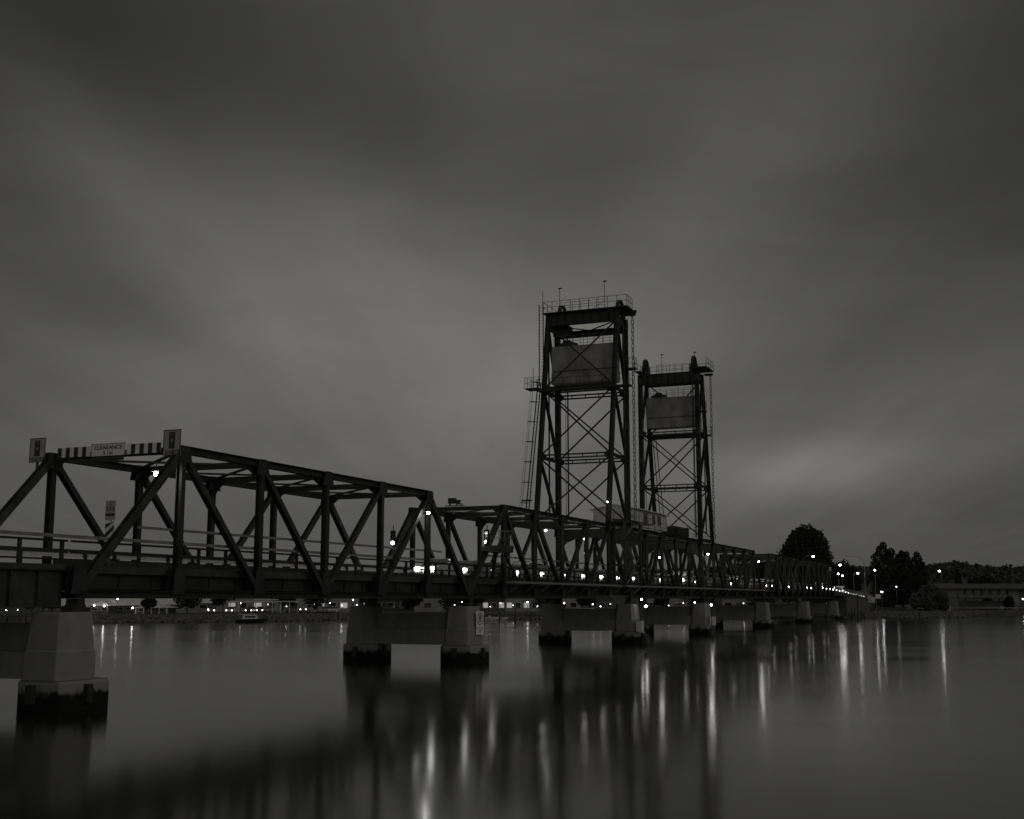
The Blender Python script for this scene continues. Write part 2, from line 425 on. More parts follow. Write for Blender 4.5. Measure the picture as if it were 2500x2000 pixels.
# ------------------------------------------------------------------ truss spans
H = 7.14; W = 7.8; NB = 36.1
def rail_line(b, x, y0, y1, zs, r=.028, posts=None, ztop=None, z0=0, pr=.03):
    for z in zs: b.beam((x, y0, z), (x, y1, z), r * 2, r * 2)
    for y in (posts or []): b.beam((x, y, z0), (x, y, ztop or zs[-1]), pr * 2, pr * 2, (0, 1, 0))
def gusset(b, x, y, z, wx, wz, t=.03):
    for s_ in (-.17, .17): b.prism([(y - wx / 2, z - wz / 2), (y + wx / 2, z - wz / 2), (y + wx / 2 * .72, z + wz / 2), (y - wx / 2 * .72, z + wz / 2)], 0, x + s_ - t / 2, x + s_ + t / 2)
def make_span(name, label, npan, pan, lift=False, loc=(0, 0, 0)):
    root = thing(name, label, 'bridge span', loc)
    Lh = npan * pan; ns = range(npan + 1)
    tops = list(ns) if lift else list(range(1, npan))
    for x in (0, -W):
        # chords
        b = MB()
        if lift: b.hbeam((x, -.15, H - .18), (x, Lh + .15, H - .18), .40, .36, .035)
        else: b.hbeam((x, pan - .35, H - .18), (x, Lh - pan + .35, H - .18), .40, .36, .035)
        for k_ in tops:
            gusset(b, x, k_ * pan, H - .42, 1.15, .75)
        for k_ in tops[1:-1]: b.box(x - .21, k_ * pan - .3, H + .003, x + .21, k_ * pan + .3, H + .03)
        b.build('top_chord', 'steel', root)
        b = MB(); b.hbeam((x, 0, .17), (x, Lh, .17), .42, .34, .035)
        for k_ in ns: gusset(b, x, k_ * pan, .80, .95, 1.2)
        b.build('bottom_chord', 'steel', root)
        for k_ in tops:
            b = MB(); b.hbeam((x, k_ * pan, .34), (x, k_ * pan, H - .36), .30, .34, .035, (0, 1, 0) if False else (1, 0, 0))
            sx = -1 if x == 0 else 1           # knee bracket under the cross strut
            b.prism([(x + sx * .16, H - 1.25), (x + sx * .16, H - .3), (x + sx * 1.0, H - .3), (x + sx * .42, H - .75)], 1, k_ * pan - .02, k_ * pan + .02)
            b.build('vertical_post', 'steel', root)
        def diag(y0, z0, y1, z1, nm, m='steel_b', s_=.32):
            d = Vector((0, y1 - y0, z1 - z0)).normalized()
            a_ = Vector((x, y0, z0)) + d * .35; c_ = Vector((x, y1, z1)) - d * .35
            MB().hbeam(a_, c_, s_ * .9, .33, .035, (1, 0, 0)).build(nm, m, root)
        if not lift:
            diag(0, .25, pan, H - .2, 'end_post', s_=.42); diag(Lh, .25, Lh - pan, H - .2, 'end_post', s_=.42)
            h = npan // 2
            for k_ in range(1, npan - 1):
                if k_ < h: diag(k_ * pan, H - .3, (k_ + 1) * pan, .35, 'diagonal_brace')
                else: diag((k_ + 1) * pan, H - .3, k_ * pan, .35, 'diagonal_brace')
        else:
            for k_ in range(npan):
                if k_ % 2 == 0: diag(k_ * pan, H - .3, (k_ + 1) * pan, .35, 'diagonal_brace')
                else: diag((k_ + 1) * pan, H - .3, k_ * pan, .35, 'diagonal_brace')
    for k_ in tops:
        y = k_ * pan
        MB().hbeam((-.2, y, H - .2), (-W + .2, y, H - .2), .22, .32, .03).build('cross_strut', 'steel', root)
    for a_, c_ in zip(tops, tops[1:]):
        MB().beam((-.2, a_ * pan + .2, H - .16), (-W + .2, c_ * pan - .2, H - .16), .16, .10).build('lateral_brace', 'steel', root)
        MB().beam((-W + .2, a_ * pan + .2, H - .29), (-.2, c_ * pan - .2, H - .29), .16, .10).build('lateral_brace', 'steel', root)
    for k_ in ns:
        y = min(max(k_ * pan, .12), Lh - .12)
        MB().hbeam((-.24, y, .82), (-W + .24, y, .82), .24, .75, .03).build('floor_beam', 'steel', root)
    for x in (-.62, -2.66, -4.74, -6.78):
        st = MB(); st.hbeam((x, .05, .72), (x, Lh - .05, .72), .2, .66, .025)
        if x > -1:
            for k_ in range(npan * 3): st.box(x + .01, (k_ + .5) * pan / 3 - .02, .45, x + .09, (k_ + .5) * pan / 3 + .02, 1.0)
        st.build('stringer', 'steel', root)
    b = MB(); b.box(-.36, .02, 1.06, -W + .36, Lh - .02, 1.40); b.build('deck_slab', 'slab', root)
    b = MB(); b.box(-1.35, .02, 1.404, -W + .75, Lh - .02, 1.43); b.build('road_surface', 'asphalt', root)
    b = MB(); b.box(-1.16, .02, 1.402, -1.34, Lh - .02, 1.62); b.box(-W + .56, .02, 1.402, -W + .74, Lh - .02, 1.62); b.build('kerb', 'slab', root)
    ps = [(k_ + f_) * pan for k_ in range(npan) for f_ in (1 / 3, 2 / 3)]
    for x in (-.44, -W + .44):
        b = MB(); rail_line(b, x, .05, Lh - .05, (1.92, 2.38), .045, ps, 2.42, 1.05, .065); b.build('handrail', 'steel', root)
    b = MB()
    for z in (2.12, 2.32): b.beam((-W + .29, 0, z), (-W + .29, Lh, z), .06, .15)
    b.beam((-W + .27, 0, 2.22), (-W + .27, Lh, 2.22), .02, .3); b.build('added_barrier', 'barrier', root)  # far-side rail added as a pale surface for the car lights to brighten
    b = MB(); b.beam((-.235, -.0, 2.56), (-.235, Lh, 2.56), .07, .14); b.build('guard_rail', 'guard', root)
    b = MB(); b.beam((-.235, .6 * pan, 3.17), (-.235, Lh - .6 * pan, 3.17), .07, .12); b.build('guard_rail', 'guard', root)
    return root
PAN = 6.57
s1 = make_span('truss_span', 'nearest steel truss span carrying the clearance sign over its portal', 6, PAN, loc=(-NB, 40.3, 5))
dup(s1, 'second steel truss span between the nearest full pier and the tall lift tower', (-NB, 79.75, 5))
dup(s1, 'steel truss span just beyond the farther lift tower', (-NB, 150.6, 5))
dup(s1, 'steel truss span second beyond the farther lift tower, under the large fig tree', (-NB, 190.05, 5))
dup(s1, 'last steel truss span meeting the far bank', (-NB, 229.5, 5))
GR = 'steel truss spans of the road bridge'
for o in bpy.data.objects:
    if o.name.startswith('truss_span') and o.parent is None: o['group'] = GR
make_span('lift_span', 'flat steel lift span hanging between the two tall towers', 5, 6.12, True, (-NB, 119.6, 5))

# near approach: plate girder span
ap = thing('girder_span', 'plate girder approach span at the left edge with upright stiffeners', 'bridge span', (-NB, 0, 5))
for x in (-.5, -W + .5):
    b = MB(); b.hbeam((x, -3, .42), (x, 40.0, .42), .42, 1.55, .05)
    for k_ in range(28): b.box(x - .18, -2 + k_ * 1.5, -.28, x + .18, -1.96 + k_ * 1.5, 1.14)
    b.build('plate_girder', 'steel_b', ap)
b = MB()
for k_ in range(8): b.hbeam((-.75, 1 + k_ * 5.4, .7), (-W + .75, 1 + k_ * 5.4, .7), .2, .7, .03)
b.build('cross_beam', 'steel', ap)
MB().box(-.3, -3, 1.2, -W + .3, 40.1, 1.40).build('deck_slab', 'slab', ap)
MB().box(-1.3, -3, 1.404, -W + .75, 40.1, 1.43).build('road_surface', 'asphalt', ap)
for x in (-.42, -W + .42):
    b = MB(); rail_line(b, x, -3, 40.1, (1.92, 2.38), .045, [-2.5 + k_ * 2.35 for k_ in range(19)], 2.42, 1.15, .065); b.build('handrail', 'steel', ap)
MB().beam((-.235, -3, 2.56), (-.235, 40.25, 2.56), .07, .14).build('guard_rail', 'guard', ap)

# far approach: slab deck running down to the bank
fa = thing('approach_ramp', 'low approach ramp running down from the last truss span to the far bank', 'bridge ramp', (-NB, 269.2, 0))
prof_r = [(0, 6.40), (12, 6.32), (30, 6.0), (50, 5.45), (72, 4.9), (110, 4.1), (160, 3.6)]
for x0, x1, dz0, dz1, nm, m in ((.3, -W - .3, -.7, 0, 'deck_slab', 'slab'), (-1.0, -W + .5, .004, .03, 'road_surface', 'asphalt')):
    b = MB()
    for (y0, z0), (y1, z1) in zip(prof_r, prof_r[1:]):
        b.add([(x, y, z) for y, z in ((y0, z0 + dz0), (y1, z1 + dz0), (y1, z1 + dz1), (y0, z0 + dz1)) for x in (x0, x1)],
              [(0, 1, 3, 2), (2, 3, 5, 4), (4, 5, 7, 6), (6, 7, 1, 0), (0, 2, 4, 6), (1, 7, 5, 3)])
    b.build(nm, m, fa)
for x in (.15, -W - .15):
    b = MB()
    for (y0, z0), (y1, z1) in zip(prof_r, prof_r[1:]):
        for h in (.35, .7, 1.05): b.beam((x, y0, z0 + h), (x, y1, z1 + h), .05, .05)
        nn = max(2, int((y1 - y0) / 1.6))
        for i in range(nn):
            t = i / nn; b.box(x - .04, y0 + (y1 - y0) * t - .04, z0 + (z1 - z0) * t - .1, x + .04, y0 + (y1 - y0) * t + .04, z0 + (z1 - z0) * t + 1.1)
    b.build('handrail', 'galv', fa)
b = MB(); b.prism([(20, 1.2), (160, 1.2), (160, 2.8), (110, 3.3), (72, 4.15), (50, 4.7), (30, 5.25), (20, 5.45)], 0, -W - .2, .2); b.build('embankment', 'wall_dark', fa)

# ------------------------------------------------------------------ piers
def make_pier(label, y, group='concrete piers of the road bridge'):
    root = thing('bridge_pier', label, 'bridge pier', (-NB, y, 0), 0, group)
    for x in (0, -W):
        b = MB(); b.loft([(1.12, .30, 1.78), (1.10, .29, 2.90), (1.05, .28, 2.95), (.94, .25, 4.41), (.90, .24, 4.45)], (x, -.72)); b.build('column', 'pier', root)
        b = MB(); b.loft([(1.42, .4, -2.5), (1.42, .4, 1.64), (1.38, .4, 1.76)], (x, -.40)); b.build('footing', 'pier', root)
        b = MB(); b.box(x - .16, -2.36, .9, x + .16, -2.11, 1.62); b.build('fender_block', 'black', root); b = MB(); b.box(x + 1.39, -.85, .9, x + 1.62, -.55, 1.62); b.build('fender_block', 'black', root)
        b = MB(); b.prism([(-.48, 4.453), (.48, 4.453), (.22, 4.8), (.22, 4.997), (-.22, 4.997), (-.22, 4.8)], 0, x - .3, x + .3); b.build('bearing', 'steel', root)
    MB().box(-1.0, -1.6, 1.80, -W + 1.0, .16, 2.88).build('cross_beam', 'pier', root)
    MB().box(-.9, -1.1, 2.883, -W + .9, -.34, 3.98).build('cross_wall', 'pier', root)
    return root
p1 = make_pier('nearest concrete pier, large at the left edge of the water', 40.3)
dup(p1, 'twin-column pier with the round 8 speed sign on its right column', (-NB, 79.7, 0))
dup(p1, 'concrete pier under the taller front lift tower', (-NB, 119.1, 0))
dup(p1, 'concrete pier under the rear lift tower', (-NB, 150.25, 0))
dup(p1, 'concrete pier first beyond the rear lift tower', (-NB, 189.9, 0))
dup(p1, 'concrete pier second beyond the rear lift tower, behind the pontoon', (-NB, 229.4, 0))
dup(p1, 'concrete pier standing closest to the far bank', (-NB, 268.9, 0))

# ------------------------------------------------------------------ lift towers
def railing(b, p0, p1, h=1.1, n=5, r=.022):
    p0, p1 = Vector(p0), Vector(p1)
    for k_ in (.5, 1.0): b.tube(p0 + Vector((0, 0, h * k_)), p1 + Vector((0, 0, h * k_)), r, 5)
    for i in range(n + 1):
        q = p0.lerp(p1, i / n); b.tube(q, q + Vector((0, 0, h)), r * 1.15, 5)
def ladder(b, p0, p1, wd=.5, ax=(1, 0, 0), r=.042, cage=None, step=.35):
    p0, p1 = Vector(p0), Vector(p1); ax = Vector(ax).normalized()
    for s_ in (-1, 1): b.beam(p0 + ax * s_ * wd / 2, p1 + ax * s_ * wd / 2, r * 2, r * 2, ax)
    n = int((p1 - p0).length / step)
    for i in range(1, n):
        q = p0.lerp(p1, i / n); b.tube(q - ax * wd / 2, q + ax * wd / 2, .014, 4)
    if cage:
        c = Vector(cage)
        out_ = c.normalized() * .7
        pts = [ax * wd / 2, ax * .4 + out_ * .6, ax * .2 + out_, -ax * .2 + out_, -ax * .4 + out_ * .6, -ax * wd / 2]
        n2 = max(2, int((p1 - p0).length / 2.0))
        for i in range(n2 + 1):
            q = p0.lerp(p1, i / n2)
            for a_, c_ in zip(pts, pts[1:]): b.beam(q + a_, q + c_, .08, .045)
        for a_ in pts[1:-1]: b.tube(p0 + a_, p1 + a_, .018, 4)
def tower(label, u0, sg, first):
    root = thing('lift_tower', label, 'lift tower', (-NB, u0, 0), 0, 'lift towers of the road bridge')
    q = lambda L, du, z: Vector((-(L - 36.1), sg * du, z))
    inc = lambda z: 2.7 + (34.4 - z) * .172
    NL, FL = 36.1, 43.6
    zt_f = 34.35 if first else 33.75           # top of the girder over the raking legs
    zt_v = 33.75
    fl = 34.42 if first else 34.05
    for L in (NL, FL):
        MB().hbeam(q(L, 0, 4.45), q(L, 0, zt_v), .50, .52, .045, (1, 0, 0)).build('vertical_leg', 'steel', root)
        MB().hbeam(q(L, inc(12.2), 12.2), q(L, 2.7, zt_f), .44, .44, .045, (1, 0, 0)).build('raking_leg', 'steel', root)
        # zigzag between raking and upright leg
        for za, zb in ((33.0, 26.3), (26.0, 19.3), (18.9, 12.5)):
            MB().hbeam(q(L, inc(za) - .1, za), q(L, .25, zb), .26, .28, .03, (1, 0, 0)).build('side_brace', 'steel', root)
        for z in (26.0, 19.12):
            MB().hbeam(q(L, inc(z) - .2, z), q(L, .25, z), .24, .28, .03).build('side_strut', 'steel', root)
        MB().hbeam(q(L, inc(12.2) + .3, 12.25), q(L, -.3, 12.25), .44, .40, .04).build('base_beam', 'steel', root)
        MB().hbeam(q(L, 2.9, 33.2), q(L, -.3, 33.2), .3, .9, .04).build('top_side_beam', 'steel', root)
        b = MB(); b.tube(q(L - (.35 if L == NL else -.35), 1.75, 13), q(L - (.35 if L == NL else -.35), 1.75, 33), .09, 6); b.build('guide_rail', 'steel', root)
    def panel(zs, off, nm, t=.14):
        for za, zb in zs:
            o1, o2 = off(za), off(zb)
            MB().beam(q(NL + .15, o1, za), q(FL - .15, o2, zb), t, t).build(nm, 'steel', root)
            MB().beam(q(FL - .15, o1 + .14, za), q(NL + .15, o2 + .14, zb), t, t).build(nm, 'steel', root)
    panel(((33.0, 26.4), (26.0, 19.3), (18.9, 12.8)), lambda z: inc(z) + .05, 'cross_brace')
    panel(((25.6, 19.3), (18.9, 12.8)), lambda z: .05, 'cross_brace')
    for off in (inc, lambda z: 0.0):
        for z in (26.0, 19.15):
            b = MB(); o_ = off(z)
            b.beam(q(NL + .2, o_, z + .12), q(FL - .2, o_, z + .12), .18, .14); b.beam(q(NL + .2, o_, z - .22), q(FL - .2, o_, z - .22), .18, .14)
            for i in range(1, 5): b.beam(q(NL + 1.48 * i, o_, z - .18), q(NL + 1.48 * i, o_, z + .08), .08, .08, (0, 1, 0))
            for L, s_ in ((NL, 1), (FL, -1)): b.prism([(q(L + s_ * .2, 0, 0).x, z - .5), (q(L + s_ * .2, 0, 0).x, z + .45), (q(L + s_ * .7, 0, 0).x, z + .12), (q(L + s_ * .7, 0, 0).x, z - .25)], 1, q(0, o_, 0).y - .02, q(0, o_, 0).y + .02)
            b.build('horizontal_strut', 'steel', root)
    # girders
    def girder(o_, z0, z1, nm):
        b = MB(); b.hbeam(q(NL - .1, o_, (z0 + z1) / 2), q(FL + .1, o_, (z0 + z1) / 2), .42, z1 - z0, .04)
        for i in range(1, 8): b.box(q(NL + i * .93, 0, 0).x - .012, sg * o_ - .2, z0 + .04, q(NL + i * .93, 0, 0).x + .012, sg * o_ + .2, z1 - .04)
        b.build(nm, 'steel', root)
    girder(2.7, zt_f - 1.25, zt_f, 'cross_girder'); girder(0, 32.35, 33.0 if first else zt_v, 'cross_girder')
    b = MB(); b.beam(q(NL + .3, 2.4, 33.2), q(NL + 3.7, .3, 32.9), .1, .1); b.beam(q(FL - .3, 2.4, 33.2), q(FL - 3.7, .3, 32.9), .1, .1); b.build('plan_brace', 'steel', root)
    # portal over the road between the upright legs
    b = MB(); b.box(q(NL + .27, 0, 0).x, -.12, 11.2, q(FL - .27, 0, 0).x, .12, 12.05)
    for L, s_ in ((NL, 1), (FL, -1)): b.prism([(q(L + s_ * .27, 0, 0).x, 10.0), (q(L + s_ * .27, 0, 0).x, 11.197), (q(L + s_ * 2.2, 0, 0).x, 11.197), (q(L + s_ * .9, 0, 0).x, 10.7)], 1, -.1, .1)
    b.build('portal_beam', 'steel', root)
    # mid walkway carried on the raking legs
    b = MB(); o_ = inc(26.2) + .45; Le = 34.2 if first else 35.5
    b.box(q(Le, 0, 0).x, sg * (o_ - .55), 25.9, q(FL + .4, 0, 0).x, sg * (o_ + .45), 26.05)
    b.hbeam(q(NL, o_ - .1, 26.25), q(FL, o_ - .1, 26.25), .2, .3, .03); b.build('walkway', 'steel', root)
    b = MB(); railing(b, q(Le, o_ + .42, 26.05), q(FL + .4, o_ + .42, 26.05), 1.1, 7); railing(b, q(Le, o_ - .5, 26.05), q(Le, o_ + .42, 26.05), 1.1, 1); b.build('railing', 'steel', root)
    b = MB(); b.box(q(34.9, 0, 0).x, -.9, 28.35, q(35.85, 0, 0).x, .1, 28.5); railing(b, (1.15, -.85, 28.5), (1.15, .05, 28.5), 1.1, 2)
    railing(b, (.3, -.85, 28.5), (1.15, -.85, 28.5), 1.1, 1); railing(b, (.3, .05, 28.5), (1.15, .05, 28.5), 1.1, 1); b.build('side_balcony', 'steel', root)
    # top platform and its railing
    yi, Lp = (1.1, 34.9) if first else (-.9, 34.6)
    b = MB(); b.box(q(Lp, 0, 0).x, sg * yi, fl, q(36.2, 0, 0).x, sg * 3.2, fl + .12); b.box(q(36.2, 0, 0).x, sg * 2.2, fl, q(FL + .5, 0, 0).x, sg * 3.2, fl + .08)
    b.box(q(FL - .3, 0, 0).x, sg * -.9, fl, q(FL + .5, 0, 0).x, sg * 2.2, fl + .08); b.beam(q(34.5, 1.2, fl - .16), q(36.0, 1.2, fl - .16), .3, .28); b.build('top_platform', 'steel', root)
    b = MB(); railing(b, q(Lp + .05, 3.15, fl + .1), q(FL + .45, 3.15, fl + .1), 1.15, 9, .026); railing(b, q(Lp + .05, yi + .05, fl + .1), q(Lp + .05, 3.15, fl + .1), 1.15, 3, .026)
    railing(b, q(FL + .45, -.85, fl + .1), q(FL + .45, 3.15, fl + .1), 1.15, 3, .026); railing(b, q(37.6, 2.2, fl + .1), q(42.0, 2.2, fl + .1), 1.15, 5)
    b.tube(q(37.0, 3.1, fl + 1.0), q(38.6, 3.1, fl + .1), .02, 5); b.tube(q(42.6, 3.1, fl + 1.0), q(41.2, 3.1, fl + .1), .02, 5); b.build('railing', 'steel', root)
    # sheaves over the upright legs
    for L in (36.5, 42.9):
        b = MB(); x = q(L, 0, 0).x; zc = 34.72; n = 24; rad = 1.12
        for i in range(n):
            a0, a1 = 2 * math.pi * i / n, 2 * math.pi * (i + 1) / n
            for r0, r1, hw in ((rad - .16, rad, .16), (.0, .2, .2)):
                pts = [(sg * .35 + r_ * math.cos(a_), zc + r_ * math.sin(a_)) for a_, r_ in ((a0, r0), (a0, r1), (a1, r1), (a1, r0))]
                if r0 == 0: pts = [pts[0], pts[1], pts[2]]
                b.prism(pts, 0, x - hw, x + hw)
        for i in range(6):
            a_ = math.pi * i / 3; b.beam((x, sg * .35 + .18 * math.cos(a_), zc + .18 * math.sin(a_)), (x, sg * .35 + .98 * math.cos(a_), zc + .98 * math.sin(a_)), .12, .12, (1, 0, 0))
        b.build('sheave', 'steel', root)
        b = MB(); b.box(x - .42, sg * .35 - .55, 33.76, x - .22, sg * .35 + .55, 34.75); b.box(x + .22, sg * .35 - .55, 33.76, x + .42, sg * .35 + .55, 34.75); b.build('sheave_bearing', 'steel', root)
        b = MB()
        for dx in (-.1, .1): b.tube((x + dx, sg * (.35 + 1.1), 34.6), (x + dx, sg * (.35 + 1.1), 31.4), .03, 5); b.tube((x + dx, sg * (.35 - 1.1), 34.6), (x + dx, sg * (.35 - 1.1), 12.4), .03, 5)
        b.build('wire_rope', 'rope', root)
    # rivet plates and a rope bundle on the upright legs
    for L in (NL, FL):
        for z in (8, 12.25, 15.8, 19.12, 22.5, 26.0, 29.5, 33.0):
            MB().box(q(L, 0, 0).x - .27, -.27, z - .35, q(L, 0, 0).x + .27, .27, z + .35).build('splice_plate', 'steel_b', root)
    if first:
        MB().box(q(43.4, 0, 0).x, sg * .5, 32.2, q(41.7, 0, 0).x, sg * 1.9, 33.3).build('drive_motor', 'steel', root)
        b = MB(); b.beam(q(42.45, .1, 12.6), q(42.45, .1, 32.3), .12, .12, (1, 0, 0)); b.build('cable_duct', 'steel', root)
        ms = ((42.2, 3.1, 37.0, 1), (37.3, 3.1, 37.3, 1), (44.1, 3.1, 36.9, 0))
        # caged ladders on the far side
        b = MB(); ladder(b, q(44.75, inc(13.2) - .1, 12.4), q(44.05, inc(26.0) + .1, 27.0), .5, (.25, 1, 0), cage=(-1, -.3, 0)); b.build('caged_ladder', 'steel', root)
        b = MB(); ladder(b, q(43.9, inc(27) + .1, 26.6), q(44.35, 2.9, fl + 1.1), .45, (1, 0, 0)); b.build('ladder', 'steel', root)
        for (L, z, s_) in ((44.7, 26.35, .75), (44.75, 14.75, .45)):
            b = MB(); c_ = q(L, inc(z), z); b.box(c_.x - s_, c_.y - s_, z - .1, c_.x + s_, c_.y + s_, z)
            if s_ > .5:
                railing(b, (c_.x - s_, c_.y - s_, z), (c_.x + s_, c_.y - s_, z), 1.1, 2); railing(b, (c_.x - s_, c_.y - s_, z), (c_.x - s_, c_.y + s_, z), 1.1, 2); railing(b, (c_.x - s_, c_.y + s_, z), (c_.x + s_, c_.y + s_, z), 1.1, 2)
                b.tube((c_.x - .1, c_.y, z), (c_.x - .1, c_.y, z + 2.2), .03, 5)
            b.build('ladder_landing', 'steel', root)
    else:
        b = MB(); b.beam(q(36.62, -.1, 12.6), q(36.62, -.1, 32.3), .12, .12, (1, 0, 0)); b.build('cable_duct', 'steel', root)
        ms = ((41.5, 3.1, 36.9, 1), (36.4, .3, 36.3, 1), (43.9, 3.1, 35.9, 1), (37.2, 3.1, 36.4, 0))
        b = MB(); ladder(b, q(42.6, inc(13) + .5, 12.4), q(43.1, inc(26) + .3, 26.1), .45, (1, 0, 0)); b.build('ladder', 'steel', root)
    for L, du, z, hd in ms:
        b = MB(); c_ = q(L, du, fl); b.tube(c_, (c_.x, c_.y, z), .028, 6)
        if hd: b.box(c_.x - .12, c_.y - .06, z - .08, c_.x + .22, c_.y + .06, z + .04)
        b.build('mast', 'steel', root)
    # hanging cable chain outside the near leg
    b = MB(); Lc = 35.25; du = .1 if first else 4.0; z = fl; x = q(Lc, 0, 0).x; k_ = 0
    zl = 14.0 if first else 13.0
    while z > zl:
        sw = .09 if k_ % 2 else .13
        b.box(x - sw, sg * du - .05, z - .34, x - sw + .05, sg * du + .05, z); b.box(x + sw - .05, sg * du - .05, z - .34, x + sw, sg * du + .05, z)
        b.box(x - sw - .02, sg * du - .04, z - .40, x + sw + .02, sg * du + .04, z - .34); z -= .42; k_ += 1
    b.build('cable_chain', 'steel_b', root)
    b = MB(); b.box(q(34.95, 0, 0).x, sg * du - .3, fl - .25, q(36.0, 0, 0).x, sg * du + .3, fl - .02); b.build('chain_bracket', 'steel', root)
    return root
tower('taller looking front lift tower of braced dark steel with caged ladder', 119.1, -1, True)
tower('rear lift tower of braced dark steel with two pulley wheels showing on top', 150.25, 1, False)
def counterweight(label, u0, sg):
    root = thing('counterweight', label, 'counterweight', (-NB, u0, 27), 0, 'concrete counterweights hung in the lift towers')
    ya, yb = sorted((sg * 1.35, sg * 2.9))
    b = MB(); b.box(-.22, ya, 1.25, -7.10, yb, 3.85); b.build('upper_block', 'cw', root)
    b = MB(); b.box(-.20, ya - .04, -.1, -7.12, yb + .04, 1.16); b.build('lower_block', 'cw', root)
    b = MB(); b.box(-.36, ya - .08, 1.163, -6.91, yb + .08, 1.247); b.build('joint_channel', 'steel', root)
    b = MB(); b.box(-4.6, ya + .3, 3.853, -6.5, yb - .3, 4.25); b.prism([(-5.0, 4.253), (-6.2, 4.253), (-5.9, 4.6), (-5.3, 4.6)], 1, ya + .5, yb - .5); b.build('rope_anchor', 'steel', root)
    b = MB(); y_ = sg * 2.8; railing(b, (-.4, y_, 3.85), (-6.9, y_, 3.85), 1.1, 6); y_ = sg * 1.45; railing(b, (-.4, y_, 3.85), (-6.9, y_, 3.85), 1.1, 8)
    railing(b, (-.4, sg * 1.45, 3.85), (-.4, sg * 2.8, 3.85), 1.1, 1); b.build('railing', 'galv', root)
counterweight('stained concrete counterweight slung high in the front lift tower', 119.1, -1)
counterweight('dark concrete counterweight slung high in the rear lift tower', 150.25, 1)

# ------------------------------------------------------------------ things on the lift span
hs = thing('control_cabin', 'pale weatherboard control cabin with low gable roof on top of the lift span', 'cabin', (-NB, 0, 12.2))
b = MB(); b.box(-.35, 123.6, .35, -5.2, 135.6, 2.15)
for k_ in range(12): b.box(-.33, 123.6, .40 + k_ * .15, -.35, 135.6, .43 + k_ * .15); b.box(-.35, 123.58, .40 + k_ * .15, -5.2, 123.6, .43 + k_ * .15)
b.prism([(-.35, 2.153), (-5.2, 2.153), (-2.78, 2.59)], 1, 123.65, 135.55); b.build('wall', 'white', hs)
b = MB(); b.prism([(.0, 2.10), (.0, 2.20), (-2.78, 2.72), (-5.55, 2.20), (-5.55, 2.10), (-2.78, 2.62)], 1, 123.2, 136.0); b.build('roof', 'white', hs)
for y0, y1 in ((126.2, 127.3), (129.6, 130.4), (131.6, 132.7)):
    f = MB().box(-.33, y0 - .06, .85, -.27, y1 + .06, 1.86).build('window', 'galv', hs); MB().box(-.268, y0, .9, -.255, y1, 1.8).build('pane', 'glass', f)
mc = thing('winch_housing', 'dark rounded winch housing behind the cabin on the lift span', 'machine', (-NB, 0, 12.2))
b = MB(); b.prism([(.0, .3), (-2.0, .3), (-2.0, .85), (-1.7, 1.2), (-.3, 1.2), (.0, .85)], 1, 139.2, 143.3)
for k_ in range(5): b.box(.0, 139.6 + k_ * .8, .35, .03, 139.75 + k_ * .8, 1.0)
b.build('casing', 'steel', mc); MB().box(.1, 138.9, .16, -2.1, 143.6, .297).build('base', 'steel', mc)
MB().box(-.2, 144.3, .16, -1.0, 145.2, 1.25).build('switch_box', 'steel', mc)
wk = thing('span_railing', 'thin pipe railing along both top edges of the lift span', 'railing', (-NB, 0, 12.16))
for x in (.4, -W - .1):
    b = MB(); railing(b, (x, 113.0, 0), (x, 157.0, 0), 1.05, 18, .018)
    if x > 0: 
        for y in (113, 120, 145, 152): b.tube((x, y, 1.05), (x - 1.1, y + .6, 1.5), .022, 5)
    b.build('rail', 'steel', wk)
b = MB(); b.box(.35, 113, -.02, -1.1, 157, .05); b.build('walk_plate', 'steel', wk)

# stair frame beside the front tower and the service walkway along the near truss
sf = thing('stair_frame', 'steel stair frame clamped to the near side below the front tower', 'stairs', (-NB, 0, 0))
b = MB()
for y in (113.2, 118.4):
    for x in (.35, 1.45): b.beam((x, y, 6.2), (x, y, 12.4), .26, .26, (0, 1, 0))
for z in (8.2, 10.4, 12.4): 
    for x in (.35, 1.45): b.beam((x, 113.2, z), (x, 118.4, z), .12, .2)
    for y in (113.2, 118.4): b.beam((.35, y, z), (1.45, y, z), .12, .2)
b.build('frame', 'steel_b', sf)
b = MB()
for (y0, z0, y1, z1, x) in ((113.8, 6.4, 117.8, 8.9, 1.15), (117.8, 8.9, 113.9, 11.2, .7), (113.9, 11.2, 117.0, 12.5, 1.15)):
    b.beam((x - .3, y0, z0), (x - .3, y1, z1), .05, .22); b.beam((x + .3, y0, z0), (x + .3, y1, z1), .05, .22)
    for i in range(11): t = (i + .5) / 11; b.box(x - .28, y0 + (y1 - y0) * t - .12, z0 + (z1 - z0) * t, x + .28, y0 + (y1 - y0) * t + .12, z0 + (z1 - z0) * t + .03)
    b.tube((x + .3, y0, z0 + 1), (x + .3, y1, z1 + 1), .025, 5)
b.build('stair_flight', 'galv', sf)
b = MB(); b.box(.2, 113.0, 12.5, 1.6, 122.8, 12.62); railing(b, (1.55, 113, 12.62), (1.55, 122.8, 12.62), 1.05, 6); b.build('landing', 'steel', sf)
sw = thing('service_walkway', 'narrow steel service walkway bracketed to the near side of the bridge', 'walkway', (-NB, 0, 0))
b = MB(); b.box(.32, 86, 6.14, 1.08, 190, 6.30)
for k_ in range(32): b.beam((.26, 87 + k_ * 3.28, 5.5), (1.02, 87 + k_ * 3.28, 6.1), .08, .08)
b.build('floor_plate', 'guard', sw)
b = MB(); rail_line(b, 1.05, 86, 190, (6.75, 7.28), .022, [86 + k_ * 2.0 for k_ in range(53)], 7.3, 6.3, .022); b.build('railing', 'steel_b', sw)
